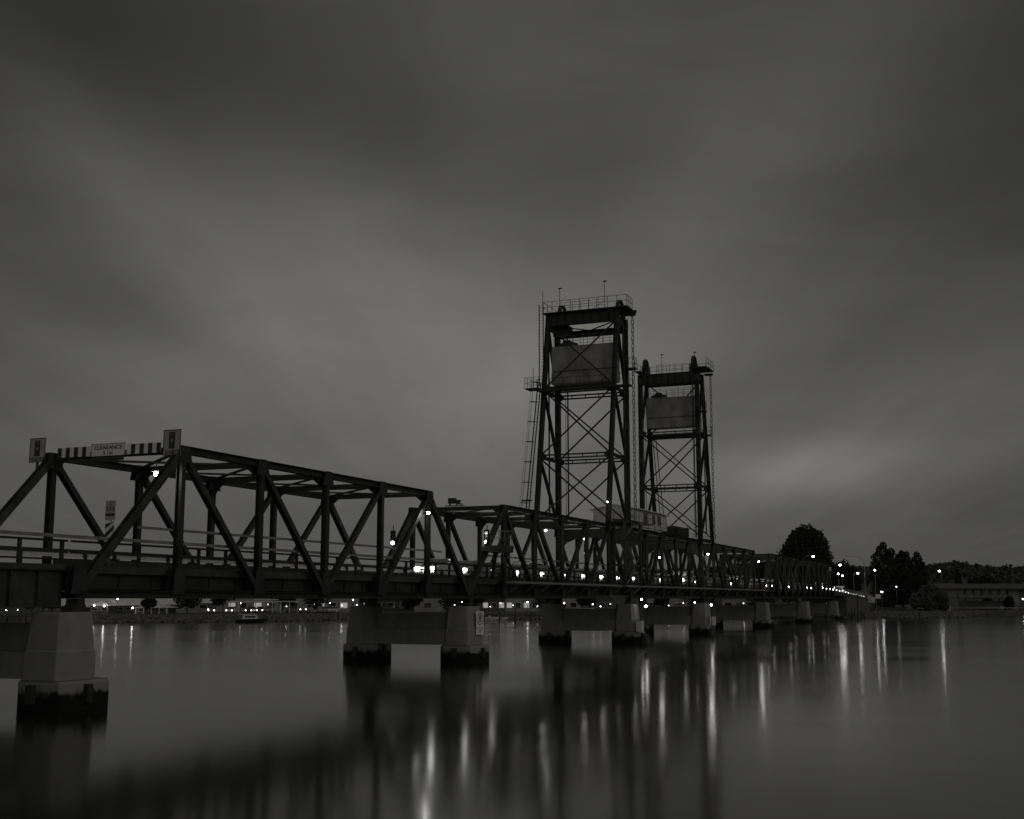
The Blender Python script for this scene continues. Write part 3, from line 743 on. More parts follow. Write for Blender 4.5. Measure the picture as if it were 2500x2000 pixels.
# lookout platform
lk = thing('lookout_platform', 'small round fronted lookout platform bracketed outside the second truss', 'platform', (-NB, 83.3, 0))
b = MB(); b.lathe([(1.0, 8.35), (1.05, 8.7), (1.05, 8.85)], 12, (.95, 0)); b.box(-.1, -1.0, 8.45, .9, 1.0, 8.8); b.build('floor_drum', 'steel_b', lk)
b = MB()
for z in (9.4, 9.95):
    pts = [(.95 + 1.0 * math.cos(a_), 1.0 * math.sin(a_), z) for a_ in [R(-110 + i * 20) for i in range(12)]]
    b.path(pts, .022, 5)
for i in range(0, 12, 2): a_ = R(-110 + i * 20); b.tube((.95 + math.cos(a_), math.sin(a_), 8.8), (.95 + math.cos(a_), math.sin(a_), 9.97), .024, 5)
b.path([(1.3, -.7, 8.85), (1.3, -.7, 9.9), (1.5, -.4, 9.9), (1.5, -.4, 9.2)], .025, 5)
b.build('railing', 'galv', lk)
b = MB(); b.beam((.9, 1.0, 8.4), (.5, 4.6, 6.4), .14, .14); b.beam((.9, -.9, 8.4), (.25, .1, 6.5), .14, .14); b.beam((.3, .9, 8.4), (.3, .3, 6.4), .14, .14); b.build('support_strut', 'steel', lk)

# ------------------------------------------------------------------ signs
def light_sign(label, x):
    r_ = thing('warning_sign', label, 'road sign', (x, 46.45, 11.66), 0, 'signals ahead signs on the portal corners')
    b = MB(); b.box(-.5, -.02, 0, .5, .0, 1.22); b.build('panel', 'signgrey', r_)
    b = MB()
    for a_, c_, e, f in ((-.5, 0, -.46, 1.22), (.46, 0, .5, 1.22)): b.box(a_, -.024, c_, e, -.0205, f)
    b.box(-.46, -.024, 1.18, .46, -.0205, 1.22); b.box(-.46, -.024, .20, .46, -.0205, .235); b.box(-.46, -.024, 0, .46, -.0205, .02); b.build('border', 'black', r_)
    b = MB(); b.box(-.17, -.028, .32, .17, -.021, 1.10); b.build('signal_symbol', 'black', r_)
    for i, z in enumerate((.45, .71, .97)):
        b = MB(); n = 16; b.prism([(.10 * math.cos(2 * math.pi * k_ / n), z + .10 * math.sin(2 * math.pi * k_ / n)) for k_ in range(n)], 1, -.033, -.0285); b.build('symbol_disc', mat('symbol_disc_grey', (.05, .16, .09)[i]), r_)
    text('lettering', 'AHEAD', .20, (0, -.024, .105), 'black', r_, sx=1.15)
    MB().box(-.06, .0, -.3, .06, .06, .9).build('bracket', 'steel', r_)
light_sign('signals ahead sign at the far left corner of the first portal', -44.5)
light_sign('signals ahead sign at the peak of the near end post, right of the striped boards', -36.36)
cs = thing('clearance_sign', 'pale board reading CLEARANCE 5.1m centred over the bridge portal', 'road sign', (-40.1, 46.44, 11.78))
b = MB(); b.box(-1.02, -.02, 0, 1.02, 0, .62); b.build('panel', 'sign', cs)
b = MB(); b.box(-1.02, -.025, .59, 1.02, -.0205, .62); b.box(-1.02, -.025, 0, 1.02, -.0205, .03); b.box(-1.02, -.025, .03, -.99, -.0205, .59); b.box(.99, -.025, .03, 1.02, -.0205, .59); b.build('border', 'black', cs)
text('lettering', 'CLEARANCE', .27, (0, -.024, .42), 'black', cs, sx=1.12)
text('lettering', '5.1m', .27, (0, -.024, .16), 'black', cs, sx=1.1)
MB().box(-.9, .0, -.2, .9, .08, .0).build('bracket', 'steel', cs)
def striped(label, x0, x1, first_black):
    r_ = thing('striped_board', label, 'hazard board', ((x0 + x1) / 2, 46.45, 11.83), 0, 'black and white striped boards beside the clearance sign')
    hw = (x1 - x0) / 2
    MB().box(-hw, 0, 0, hw, .02, .48).build('panel', 'sign', r_)
    n = 8; b = MB()
    for i in range(n):
        if (i % 2 == 0) == first_black: b.box(-hw + 2 * hw * i / n, -.004, 0, -hw + 2 * hw * (i + 1) / n, -.0005, .48)
    b.build('stripes', 'black', r_)
    b = MB(); b.box(-hw - .12, .022, -.02, hw + .12, .08, .06); b.build('backing_bar', 'steel', r_)
striped('black and white striped board left of the clearance sign', -43.22, -41.2, True)
striped('black and white striped board right of the clearance sign', -39.0, -37.0, False)
# hazard marker by the kerb
hz = thing('hazard_marker', 'tall pale marker with pictogram plate above diagonal black stripes beside the road', 'road sign', (-40.35, 47.5, 6.43))
hz.location = (-36.75, 42.9, 6.43)
b = MB(); b.tube((0, .06, 0), (0, .06, 2.8), .035, 8); b.build('post', 'galv', hz)
b = MB(); b.box(-.27, -.01, 1.98, .27, .01, 2.85); b.build('panel', 'signgrey', hz)
b = MB()
for z in (2.42,):
    for x in (-.17, 0, .17): b.ball((x, -.014, z + .13), .04, 1, .2, 1, 8, 4); b.box(x - .035, -.02, z - .03, x + .035, -.0105, z + .09)
b.ball((0, -.014, 2.76), .04, 1, .2, 1, 8, 4); b.box(-.03, -.02, 2.64, .03, -.0105, 2.71); b.build('pictogram', 'steel_b', hz)
b = MB(); b.box(-.26, -.02, 2.17, .26, -.0105, 2.28); b.build('plate_band', 'black', hz)
b = MB(); b.box(-.24, -.01, .95, .24, .01, 1.93); b.build('stripe_panel', 'sign', hz)
b = MB()
for i in range(-1, 4):
    z = 1.0 + i * .42
    pts = [(-.24, z - .24), (.24, z + .16), (.24, z + .36), (-.24, z - .04)]
    pts = [(x, min(1.93, max(.95, q_))) for x, q_ in pts]
    if max(p[1] for p in pts) - min(p[1] for p in pts) > .05: b.prism(pts, 1, -.016, -.0105)
b.build('stripes', 'black', hz)
# speed sign on the pier
sp = thing('speed_sign', 'tall white plate with circled 8 fixed to the right column of the pier', 'water sign', (-34.86, 79.05, 2.5), R(83))
MB().box(-.52, -.02, 0, .52, .0, 1.62).build('panel', 'sign', sp)
b = MB(); n = 32; cz = 1.10
for i in range(n):
    a0, a1 = 2 * math.pi * i / n, 2 * math.pi * (i + 1) / n
    b.prism([(r_ * math.cos(a_), cz + r_ * math.sin(a_)) for a_, r_ in ((a0, .38), (a0, .44), (a1, .44), (a1, .38))], 1, -.026, -.0205)
b.build('ring', 'black', sp)
text('lettering', '8', .78, (0, -.024, 1.10), 'black', sp)
b = MB()
for z, ws, h in ((.50, (.1, .06, .12, .14, .08), .035), (.40, (.12, .14, .1, .12, .1), .035), (.15, (.06, .1), .025)):
    x = -sum(ws) / 2 - .02 * (len(ws) - 1)
    for w_ in ws: b.box(x, -.024, z, x + w_, -.0205, z + h); x += w_ + .04
b.box(-.2, -.024, .25, .2, -.0205, .31); b.build('small_print', 'black', sp)
MB().box(-.06, 0, .2, .06, .2, 1.4).build('bracket', 'steel', sp)

# ------------------------------------------------------------------ lamps and signals on the bridge
def bridge_lamp(label, L, u, z, m='lamp', r=.10):
    r_ = thing('bridge_lamp', label, 'lamp', (-L, u, z), 0, 'lit lamps on the truss bridge')
    b = MB(); b.ball((0, 0, 0), r, 1, 1, .8, 12, 7); b.build('bulb', m, r_, smooth=True)
    b = MB(); b.lathe([(.24, .10), (.20, .2), (.06, .26)], 10); b.build('shade', 'steel', r_)
    b = MB(); b.tube((0, 0, .26), (0, .05, .62), .025, 6); b.tube((0, .05, .62), (.45, .1, .75), .025, 6); b.build('arm', 'steel', r_)
    return r_
bl = bridge_lamp('lit lamp under the first portal, behind the near end post', 36.62, 45.7, 10.72)
for lab, L, u, z in (('lit lamp at the far end of the first span, above the second pier', 35.45, 71.9, 10.55), ('lit lamp in the second span left of the tall front tower', 36.6, 96.8, 10.72), ('lit lamp hidden low among the posts at the end of the lift span', 39.8, 144.4, 9.9),
                     ('lit lamp high in the second span beside the front tower leg', 36.6, 106.9, 10.45), ('lit lamp at the foot of the rear tower leg', 35.7, 152.4, 10.56),
                     ('lit lamp where the third and fourth fixed trusses meet', 36.6, 190.2, 10.65), ('lit lamp inside the truss in front of the fig tree', 36.6, 217, 9.86)):
    o = dup(bl, lab, (-L, u, z))
    if 96 < u < 107:
        for ch in o.children:
            if ch.name.startswith('bulb'):
                ch.data = ch.data.copy(); ch.data.materials[0] = M['glint']
def signal(label, loc, rz=0):
    r_ = thing('traffic_signal', label, 'traffic light', loc, rz, 'traffic signals on the bridge')
    MB().box(-.19, -.12, -.22, .19, .14, .95).build('housing', 'black', r_)
    b = MB(); n = 14; b.lathe([(.14, 0), (.14, .04)], n); o = b.build('lit_lens', 'signal', r_, (0, -.12, 0)); o.rotation_euler = (R(90), 0, 0)
    for z in (.36, .70):
        o = MB().lathe([(.13, 0), (.13, .02)], n).build('dark_lens', 'glass', r_, (0, -.12, z)); o.rotation_euler = (R(90), 0, 0)
    b = MB()
    for z in (0, .36, .70):
        for i in range(8):
            a0, a1 = math.pi * i / 8, math.pi * (i + 1) / 8
            b.prism([(r2 * math.cos(a_), z + r2 * math.sin(a_)) for a_, r2 in ((a0, .155), (a0, .17), (a1, .17), (a1, .155))], 1, -.34, -.121)
    b.build('visor', 'black', r_)
    MB().box(-.03, .14, -1.2, .03, .2, 1.35).build('mount', 'steel', r_)
    return r_
sg_ = signal('lit traffic signal outside the far truss, seen past the first span end', (-43.9, 83.0, 9.2), R(20))
dup(sg_, 'lit traffic signal by the near end post of the second truss', (-36.9, 84.9, 9.22), R(15))
dup(sg_, 'lit traffic signal low between the truss posts at the front tower', (-38.4, 112.6, 9.3), R(10))
def glint(name, label, cat, loc, r, m='glint', stem=.4, group=None):
    r_ = thing(name, label, cat, loc, 0, group)
    MB().ball((0, 0, 0), r, n=8, m=6).build('bulb', m, r_, smooth=True)
    MB().tube((0, 0, -r * .8), (0, 0, -stem), .03, 6).build('stem', 'steel', r_)
    return r_
glint('tower_light', 'tiny lit light on the raking leg of the front tower', 'light', (-36.0, 112.1, 14.24), .07, stem=1.6)
glint('tower_light', 'tiny lit light beside the upright leg of the front tower', 'light', (-35.8, 117.5, 15.07), .07, stem=2.4)
glint('pier_light', 'small lit navigation light on the pier under the front tower', 'light', (-34.4, 117.8, 4.9), .10, stem=.8)
glint('pier_light', 'small lit light near the deck end of the rear tower', 'light', (-36.3, 160.5, 11.95), .10, stem=.6)
# navigation markers on the water beside the lift span piers
for lab, x, y in (('thin dark navigation pole with lit top beside the front tower pier', -34.0, 117.9), ('thin navigation pole with white base beside the rear tower pier', -34.1, 146.6)):
    r_ = thing('navigation_pole', lab, 'navigation marker', (x, y, 0))
    MB().tube((0, 0, 1.4), (0, 0, 4.1), .05, 8).build('pole', 'black', r_)
    MB().ball((0, 0, 4.24), .13, n=10, m=6).build('lamp', 'glint', r_, smooth=True)
    b = MB(); b.lathe([(.35, -1), (.35, 1.4), (.3, 1.5)], 8); b.build('base_pile', 'wood', r_)
for lab, x, y in (('pale box on the ledge of the pier under the front tower', -34.5, 117.4), ('pale box at the water edge of the pier under the rear tower', -34.5, 148.9)):
    r_ = thing('marker_box', lab, 'box', (x, y, 1.79)); MB().box(-.3, -.3, 0, .3, .3, 1.05).build('body', 'sign', r_); MB().box(-.33, -.33, 1.053, .33, .33, 1.12).build('lid', 'galv', r_)
# flood lights
fl_ = thing('flood_light', 'pair of dark floodlights standing on the second portal beam', 'floodlight', (-40.2, 86.3, 12.16))
b = MB(); b.box(-.85, -.12, 0, .75, .12, .06); b.box(-.5, -.08, .06, -.42, .08, .25); b.box(.1, -.08, .06, .18, .08, .25); b.box(.5, -.08, .06, .56, .08, .2); b.build('base', 'galv', fl_)
b = MB(); b.box(-.55, -.18, .2, .02, .2, .62); b.build('lamp_head', 'black', fl_)
b = MB(); b.prism([(.08, .18), (.34, .12), (.42, .46), (.06, .46)], 1, -.16, .18); b.build('lamp_head', 'black', fl_)

# ------------------------------------------------------------------ traffic: vehicles added nose to tail, their lamps standing in for a light trail
def carmat(n, g): 
    m = mat(n, g, .3, 0, .04, 2); return m
CM = [carmat('white_car_paint', .55), carmat('silver_car_paint', .35), carmat('grey_car_paint', .16), carmat('black_car_paint', .03)]
BEAM = bpy.data.lights.new('added_beam', 'SPOT'); BEAM.energy = 120; BEAM.spot_size = R(95); BEAM.spot_blend = .8; BEAM.shadow_soft_size = .25; BEAM.color = (1, .985, .95)  # spot added on each bridge car to brighten the traffic band
def make_car(label, paint, loc, rz, van=False, lights=True, group=None, hm='head'):
    """front faces local -Y"""
    r_ = thing('parked_car' if not lights else 'car', label, 'car', loc, rz, group)
    if van:
        body = [(-2.35, .35), (-2.38, .75), (-2.25, 1.0), (-1.75, 1.12), (-1.25, 1.9), (-1.0, 1.98), (2.2, 1.98), (2.38, 1.7), (2.4, .4), (2.2, .28), (-2.2, .28)]
        win = [(-1.62, 1.15), (-1.2, 1.78), (2.1, 1.78), (2.15, 1.2)]; roof = 1.98
    else:
        body = [(-2.25, .35), (-2.3, .62), (-2.15, .80), (-1.1, .95), (1.75, 1.0), (2.2, .93), (2.27, .6), (2.22, .35), (2.0, .26), (-2.1, .26)]
        win = [(-1.15, .96), (-.45, 1.38), (.95, 1.42), (1.75, 1.01)]; roof = 1.45
    b = MB(); b.prism(body, 0, -.88, .88)
    if not van: b.prism([(-.52, 1.383), (-.3, 1.45), (.85, 1.47), (1.02, 1.425)], 0, -.66, .66)
    o = b.build('body', paint, r_); 
    bv = o.modifiers.new('bevel', 'BEVEL'); bv.width = .06; bv.segments = 2; bv.limit_method = 'ANGLE'
    if van:
        b = MB(); b.prism(win, 0, -.893, .893)
    else:
        # tapered greenhouse
        b = MB(); vs_ = []
        for s_ in (-1, 1):
            for y, z in win: vs_.append((s_ * (.84 if z < 1.2 else .66), y, z - .01))
        b.add(vs_, [(0, 1, 2, 3), (7, 6, 5, 4), (0, 4, 5, 1), (1, 5, 6, 2), (2, 6, 7, 3), (3, 7, 4, 0)])
    b.build('windows', 'glass', r_)
    for x in (-.80, .80):
        for y in (-1.4, 1.4):
            o = MB().lathe([(.30, -.1), (.33, -.06), (.33, .06), (.30, .1)], 12).build('wheel', 'rubber', r_, (x, y, .33)); o.rotation_euler = (0, R(90), 0)
    zf, yf = (.82, -2.40) if van else (.66, -2.31)
    for x in (-.62, .62):
        o = MB().lathe([(.14, 0), (.14, .05), (.09, .07)], 12).build('headlight', hm if lights else 'glass', r_, (x, yf + .03, zf)); o.rotation_euler = (R(90), 0, 0); o.scale = (1.85, 1.1, 1) if hm == 'head' else (1.0, 1.0, 1)
        MB().box(x - .14, 2.26 if not van else 2.39, .72, x + .14, 2.32 if not van else 2.43, .86).build('tail_light', 'tail' if lights else 'glass', r_)
    if lights and hm == 'head':
        r_b = bpy.data.objects.new('added_beam', BEAM); col.objects.link(r_b); r_b.parent = r_; r_b.location = (0, -2.6, .75)
        r_b.rotation_euler = (R(86), 0, R(-14))
    return r_
QG = 'added cars whose headlights stand in for the light trail'
protos = [make_car('tmp', CM[0], (0, 0, -50), 0, False, True, QG), make_car('tmp', CM[1], (0, 0, -50), 0, False, True, QG), make_car('tmp', CM[0], (0, 0, -50), 0, True, True, QG), make_car('tmp', CM[2], (0, 0, -50), 0, False, True, QG)]
kinds = ['white sedan', 'silver sedan', 'white van', 'grey sedan']
def road_z(y):
    if y < 269.2: return 6.435
    for (a_, za), (c_, zc) in zip(prof_r, prof_r[1:]):
        if a_ <= y - 269.2 <= c_: return za + (zc - za) * (y - 269.2 - a_) / (c_ - a_) + .035
    return 3.7
def where(y):
    if y < 79: return 'on the nearest truss span'
    if y < 117: return 'on the span before the front tower'
    if y < 150: return 'on the lift span'
    if y < 190: return 'just beyond the rear tower'
    if y < 229: return 'second span beyond the rear tower'
    if y < 269: return 'on the last truss span'
    return 'on the ramp to the far bank'
ordn = ['first', 'second', 'third', 'fourth', 'fifth', 'sixth', 'seventh', 'eighth', 'ninth', 'tenth', 'eleventh', 'twelfth', 'thirteenth', 'fourteenth', 'fifteenth', 'sixteenth']
used = {}; y = 80.5; i = 0; first_used = set()
seq = [0, 1, 3, 0, 1, 0, 1, 0, 3, 1, 0, 1, 0, 2, 1, 0, 3, 1, 0, 2, 0, 1]
while y < 345:
    k_ = seq[i % len(seq)]; wv = where(y); used[wv] = used.get(wv, 0) + 1
    lab = 'added %s, headlights on, %s in the queue %s' % (kinds[k_], ordn[used[wv] - 1], wv)
    loc = (-38.75, y, road_z(y))
    if k_ not in first_used:
        o = protos[k_]; first_used.add(k_); o['label'] = lab; o.location = loc
    else: o = dup(protos[k_], lab, loc)
    if y > 269: 
        o.rotation_euler.x = -.02
    y += random.uniform(5.2, 5.6); i += 1

y = 100.0; i = 5; used = {}  # second lane of cars added to double the lights in the band
while y < 342:
    k_ = seq[(i * 3 + 1) % len(seq)]; wv = where(y); used[wv] = used.get(wv, 0) + 1
    o = dup(protos[k_], 'added far lane %s with headlights on, %s %s' % (kinds[k_], ordn[used[wv] - 1], wv), (-41.9, y, road_z(y)))
    o['group'] = 'added far lane cars filling out the band of light'
    y += random.uniform(5.2, 5.8); i += 1
# ------------------------------------------------------------------ town along the far bank
def lampost(label, px, d, ztop, h=None, m='lamp_far', r=.16, arm=(0, 0), curved=False, group='lit street lamps on the far bank'):
    p = P(px, d, LAND); r_ = thing('street_lamp', label, 'street lamp', p, 0, group); zt = ztop - LAND
    ax, ay = arm
    MB().ball((0, 0, zt), r, 1, 1, .75, 10, 6).build('bulb', m, r_, smooth=True)
    b = MB()
    if ax:
        pts = [(ax, 0, zt - 1.2), (ax * .95, 0, zt - .5), (ax * .75, 0, zt + .05), (ax * .4, 0, zt + .28), (0, 0, zt + .25)]
        b.path(pts, .05, 6); b.tube((ax, 0, 0), (ax, 0, zt - 1.2), .08, 8, .06)
    else: b.tube((0, 0, 0), (0, 0, zt - r * .7), .07, 8, .05)
    b.build('pole', 'galv', r_)
    MB().lathe([(r * 1.5, zt + r * .75), (r * 1.2, zt + r * .95), (.05, zt + r * 1.3)], 10).build('hood', 'galv', r_)
    return r_
def car_at(label, px, d, kind, rz, lights=False, van=False): 
    return make_car(label, CM[kind], P(px, d, LAND + .035), rz, van, lights, hm='head_far')
# buildings -- each > wall, roof, window, door
def house(label, px, d, wdt, dep_, h, roof='gable', rh=1.6, wm_='wall_pale', rm='roof_pale', rz=R(AZ), axis='x', over=.5, windows=3, name='house', cat='building', lit=False, porch=False):
    r_ = thing(name, label, cat, P(px, d, LAND), rz)
    MB().box(-wdt / 2, 0, 0, wdt / 2, dep_, h).build('wall', wm_, r_)
    b = MB(); x0, x1, y0, y1 = -wdt / 2 - over, wdt / 2 + over, -over, dep_ + over
    if roof == 'gable' and axis == 'x': b.prism([(y0, h + .003), (y1, h + .003), ((y0 + y1) / 2, h + rh)], 0, x0, x1)
    elif roof == 'gable': b.prism([(x0, h + .003), (x1, h + .003), ((x0 + x1) / 2, h + rh)], 1, y0, y1)
    elif roof == 'hip':
        m_ = min(wdt, dep_) / 2; cx0, cx1 = (x0 + m_, x1 - m_) if wdt > dep_ else (0, 0); cy0, cy1 = ((y0 + y1) / 2,) * 2 if wdt >= dep_ else (y0 + m_, y1 - m_)
        b.add([(x0, y0, h), (x1, y0, h), (x1, y1, h), (x0, y1, h), (cx0, cy0, h + rh), (cx1, cy1, h + rh)], [(0, 1, 5, 4), (1, 2, 5), (2, 3, 4, 5), (3, 0, 4), (0, 3, 2, 1)])
    else: b.box(x0, y0, h + .003, x1, y1, h + .3)
    b.build('roof', rm, r_)
    for i in range(windows):
        x = -wdt / 2 + wdt * (i + .5) / windows; hw = min(.9, wdt / windows * .3)
        f = MB().box(x - hw - .08, -.06, min(.9, h * .4), x + hw + .08, -.003, max(1.1, min(h - .3, 2.3))).build('window', 'white', r_)
        MB().box(x - hw, -.08, min(.98, h * .44), x + hw, -.062, max(1.06, min(h - .38, 2.22))).build('pane', 'shop' if lit and i % 2 == 0 else 'glass', f)
    if porch:
        b = MB()
        for i in range(5): x = -wdt / 2 + wdt * i / 4; b.box(x - .08, -over + .05, 0, x + .08, -over + .2, h)
        b.build('porch_post', 'white', r_)
    return r_
M['roof_pale'] = mat('pale_metal_roof', .6, .45, 0, .12, .5); M['roof_dark'] = mat('dark_tile_roof', .07, .8, 0, .25, 1)
house('pale roofed building at the left beside the nearest pier', 140, 266, 6.5, 8, 1.4, 'gable', 2.6, 'wall_dark', 'roof_pale')
house('pale steep roofed hall behind the nearest pier', 206, 270, 7, 9, 1.35, 'gable', 3.6, 'wall_dark', 'roof_pale')
house('small dark gabled boathouse with a lamp on each side', 244, 262, 4.0, 6, 1.7, 'gable', 1.5, 'wall_dark', 'roof_pale', axis='y', windows=2, name='boathouse')
house('long low shed with pale roof and dark front', 287, 270, 10, 10, 1.75, 'gable', 3.0, 'wall_dark', 'roof_pale', windows=6, name='shed', cat='shed')
house('square pavilion with pale pyramid roof near the water', 372, 261, 6.6, 6.6, 1.3, 'hip', 1.15, 'wall_dark', 'roof_pale', windows=3, name='pavilion', cat='pavilion', porch=True)
house('broad pale roofed building behind the pavilion', 385, 285, 14, 9, 1.9, 'gable', 3.4, 'wall_pale', 'roof_pale')
house('pale house behind the round tree', 497, 285, 8, 8, 2.2, 'hip', 2.6, 'wall_pale', 'roof_pale')
house('flat fronted pale shop behind the white pergola', 630, 300, 16, 8, 5.2, 'flat', .3, 'wall_pale', 'roof_dark', windows=5, name='shop', cat='shop', lit=True)
house('pale corner shop right of the white pergola', 750, 300, 8, 8, 5.5, 'flat', .3, 'wall_pale', 'roof_dark', windows=3, name='shop', cat='shop')
house('lit shop row left of the pier with the speed sign', 840, 300, 14, 8, 4.0, 'flat', .3, 'wall_pale', 'roof_pale', windows=5, name='shop', cat='shop', lit=True)
house('pale workshop with one dark doorway between the second pier columns', 1045, 305, 7, 8, 4.6, 'flat', .3, 'wall_pale', 'roof_dark', windows=1, name='workshop', cat='workshop')
house('dim low building left of the workshop', 970, 310, 13, 8, 3.2, 'gable', 1.8, 'wall_dark', 'roof_dark', windows=4)
house('brightly lit waterfront cafe behind the timber jetty', 1275, 306, 8.5, 8, 3.9, 'flat', .3, 'wall_pale', 'roof_pale', windows=4, name='cafe', cat='cafe', lit=True)
house('dim shop left of the lit waterfront cafe', 1205, 306, 6, 8, 3.6, 'flat', .3, 'wall_dark', 'roof_dark', windows=3, name='shop', cat='shop', lit=True)
house('pale block seen through the front tower pier', 1400, 318, 8, 8, 4.4, 'flat', .3, 'wall_pale', 'roof_dark', windows=3)
house('grey building with upper sign band between the tower piers', 1470, 322, 6, 8, 4.8, 'flat', .3, 'wall_dark', 'roof_pale', windows=3)
house('pale building behind parked cars beneath the lift span', 1640, 322, 13, 8, 4.2, 'hip', 1.5, 'wall_pale', 'roof_pale', windows=4)
house('small pale shed beneath the span beyond the rear tower', 1805, 325, 9, 6, 3.4, 'gable', 1.2, 'wall_pale', 'roof_pale', windows=3)
# pergola
pg = thing('pergola', 'long white timber pergola by the seawall', 'pergola', P(645, 276, LAND), R(AZ))
for i in range(9): MB().box(-7.6 + i * 1.9 - .07, -.07, 0, -7.6 + i * 1.9 + .07, .07, 2.5).build('post', 'white', pg)
b = MB(); b.box(-7.8, -.1, 2.503, 7.8, .1, 2.7); b.box(-2.2, -.12, 2.9, 3.2, .12, 3.1); b.build('beam', 'white', pg)
# trees
def crown(b, lobes, n, leaf, flat=1.0):
    tot = sum(l[3] ** 2 for l in lobes)
    for (x, y, z, r_) in lobes:
        for k_ in range(int(n * r_ ** 2 / tot)):
            v = Vector((random.gauss(0, 1), random.gauss(0, 1), random.gauss(0, 1))).normalized()
            rr = r_ * (1 - abs(random.gauss(0, .21))) * (1 + .13 * math.sin(v.x * 7 + x) * math.cos(v.z * 6 + y * 3))
            if random.random() < .06: rr *= random.uniform(1.1, 1.3)
            leafq(b, Vector((x + v.x * rr, y + v.y * rr, z + v.z * rr * flat)), leaf * random.uniform(.6, 1.3))
def tree(name, label, loc, lobes, h, n=3000, leaf=.3, m='leaf', tr=.25, flat=1.0, group=None, cat='tree'):
    r_ = thing(name, label, cat, loc, 0, group)
    b = MB(); th = min(l[2] for l in lobes) if len(lobes) > 1 else lobes[0][2]
    b.tube((0, 0, -.3), (0, 0, th * .8), tr, 8, tr * .7)
    for (x, y, z, rr) in lobes[:10]: b.tube((0, 0, th * .55), (x * .8, y * .8, z - rr * .3), tr * .5, 5, tr * .12)
    b.build('trunk', 'bark', r_)
    b = MB(); crown(b, lobes, n, leaf, flat)
    b.build('crown', m, r_, fix=False)
    return r_
def rot_lobes(ls): return [tuple(Vector((RT.x * x - 0, RT.y * x, 0)) + FW * y + Vector((0, 0, z))) + (r_,) for x, y, z, r_ in ls]
fig = [(3.0, 0, 20.2, 2.7), (-1.6, 0, 20.6, 2.4), (-5.4, 0, 11.9, 3.0), (-4.6, 0, 15.0, 3.0), (5.4, 0, 13.4, 2.9), (3.4, 0, 17.0, 3.2), (-2.4, 0, 19.2, 2.6), (-5.2, 0, 10.2, 3.0), (-5.8, 1, 7.4, 3.0), (-3.4, -1, 14.0, 3.6), (-4.0, 0, 17.3, 2.4), (-.6, 0, 18.6, 4.0), (1.6, 1, 20.0, 3.2), (.3, -1, 21.6, 2.6), (3.8, 0, 18.2, 3.2), (4.8, .5, 14.6, 3.2), (5.8, 0, 11.6, 2.6), (3.6, -1.5, 9.5, 3.6),
       (0, -2, 12.5, 4.6), (-2.5, -2, 8.5, 3.8), (1.5, -2, 6.2, 3.8), (0, 3, 15, 4.4), (0, 2, 9, 4.5), (-5, 0, 4.6, 2.6), (4.6, 0, 5.6, 3.0), (6.6, 0, 9.4, 1.6)]
tree('fig_tree', 'huge spreading fig tree rising dark above the far end of the bridge', P(1968, 345, LAND), rot_lobes(fig), 24, 24000, .34, tr=.7)
tree('fig_tree', 'smaller round crowned tree right of the huge fig tree', P(2058, 350, LAND), rot_lobes([(-2.0, 0, 10.3, 2.4), (0, 0, 11.6, 2.3), (1.9, 0, 10.4, 2.2), (3.2, 0, 7.4, 2.4), (-2.7, 0, 7, 2.6), (0, 0, 7.5, 3.2), (.5, 1, 4, 2.8)]), 12, 7000, .3, tr=.4)
def gum(px, d, h, wdt, label, n=5200, leaf=.3):
    ls = [(0, 0, h - 1.0, .95), (random.uniform(-.4, .4), 0, h - 2.3, 1.35)]
    z = h - 3.6
    while z > 1.6:
        t = 1 - (z - 1.6) / h; s_ = wdt / 2 * (.55 + .5 * t)
        for k_ in range(3): ls.append((random.uniform(-1, 1) * s_ * .8, random.uniform(-1, 1) * s_ * .6, z + random.uniform(-.6, .6), s_ * random.uniform(.45, .62)))
        z -= 1.5
    return tree('gum_tree', label, P(px, d, LAND), rot_lobes(ls), h, n, leaf, tr=.3, group='tall trees on the far bank')
def gum_at(px, d, ls, label, n): tree('gum_tree', label, P(px, d, LAND), rot_lobes([(x, random.uniform(-.8, .8), z, r_) for x, z, r_ in ls]), 18, n, .27, tr=.3, group='tall trees on the far bank')
gum_at(2163, 335, [(0, 3, 2.5), (-.2, 17.6, 1.0), (-.6, 16.2, 1.5), (1.6, 15.6, 1.3), (-2.0, 14.2, 1.6), (1.2, 13.8, 1.8), (-2.4, 12, 1.6), (0, 12, 2.1), (2.6, 11.5, 1.4), (3, 9.5, 1.9), (-2.2, 9, 2.2), (.5, 8.5, 2.8), (-1.5, 5.5, 2.6), (1.8, 5.5, 2.6)], 'tallest pointed tree right of the curved street lamp', 11000)
gum_at(2205, 337, [(0, 4.5, 2.8), (0, 15.6, .8), (1.6, 15.5, .7), (-.3, 14.2, 1.3), (1.7, 14, 1.1), (-.8, 12.5, 1.6), (1.4, 12.3, 1.6), (0, 10, 2.2), (-1, 7.5, 2.3), (1.5, 7.5, 2.3)], 'narrow double topped tree in the middle of the tall bank trees', 8000)
gum_at(2243, 338, [(0, 3, 2.5), (0, 15.3, .8), (0, 14, 1.3), (-.9, 12.6, 1.4), (1, 12.4, 1.4), (-1.2, 10.6, 1.8), (1.4, 10.3, 1.8), (0, 8, 2.5), (-1.5, 5.5, 2.3), (1.5, 5.2, 2.4)], 'pointed tree at the right end of the tall bank trees', 8000)
gum(2182, 344, 9.6, 6.0, 'low bushy tree filling the dip between tall bank trees')
tree('bush', 'wide leafy bush in front of the right bank trees', P(2268, 328, LAND), rot_lobes([(-3, 0, 2.6, 2.4), (0, 0, 4.2, 2.8), (2.6, 0, 3.0, 2.5), (3.6, 0, 1.8, 1.8), (-1, -1, 2, 2.4)]), 6, 6000, .28, 'leaf2', .25, cat='bush')
cf = [(0, 0, 1.5 + i * .95, 1.75 - i * .16) for i in range(9)]
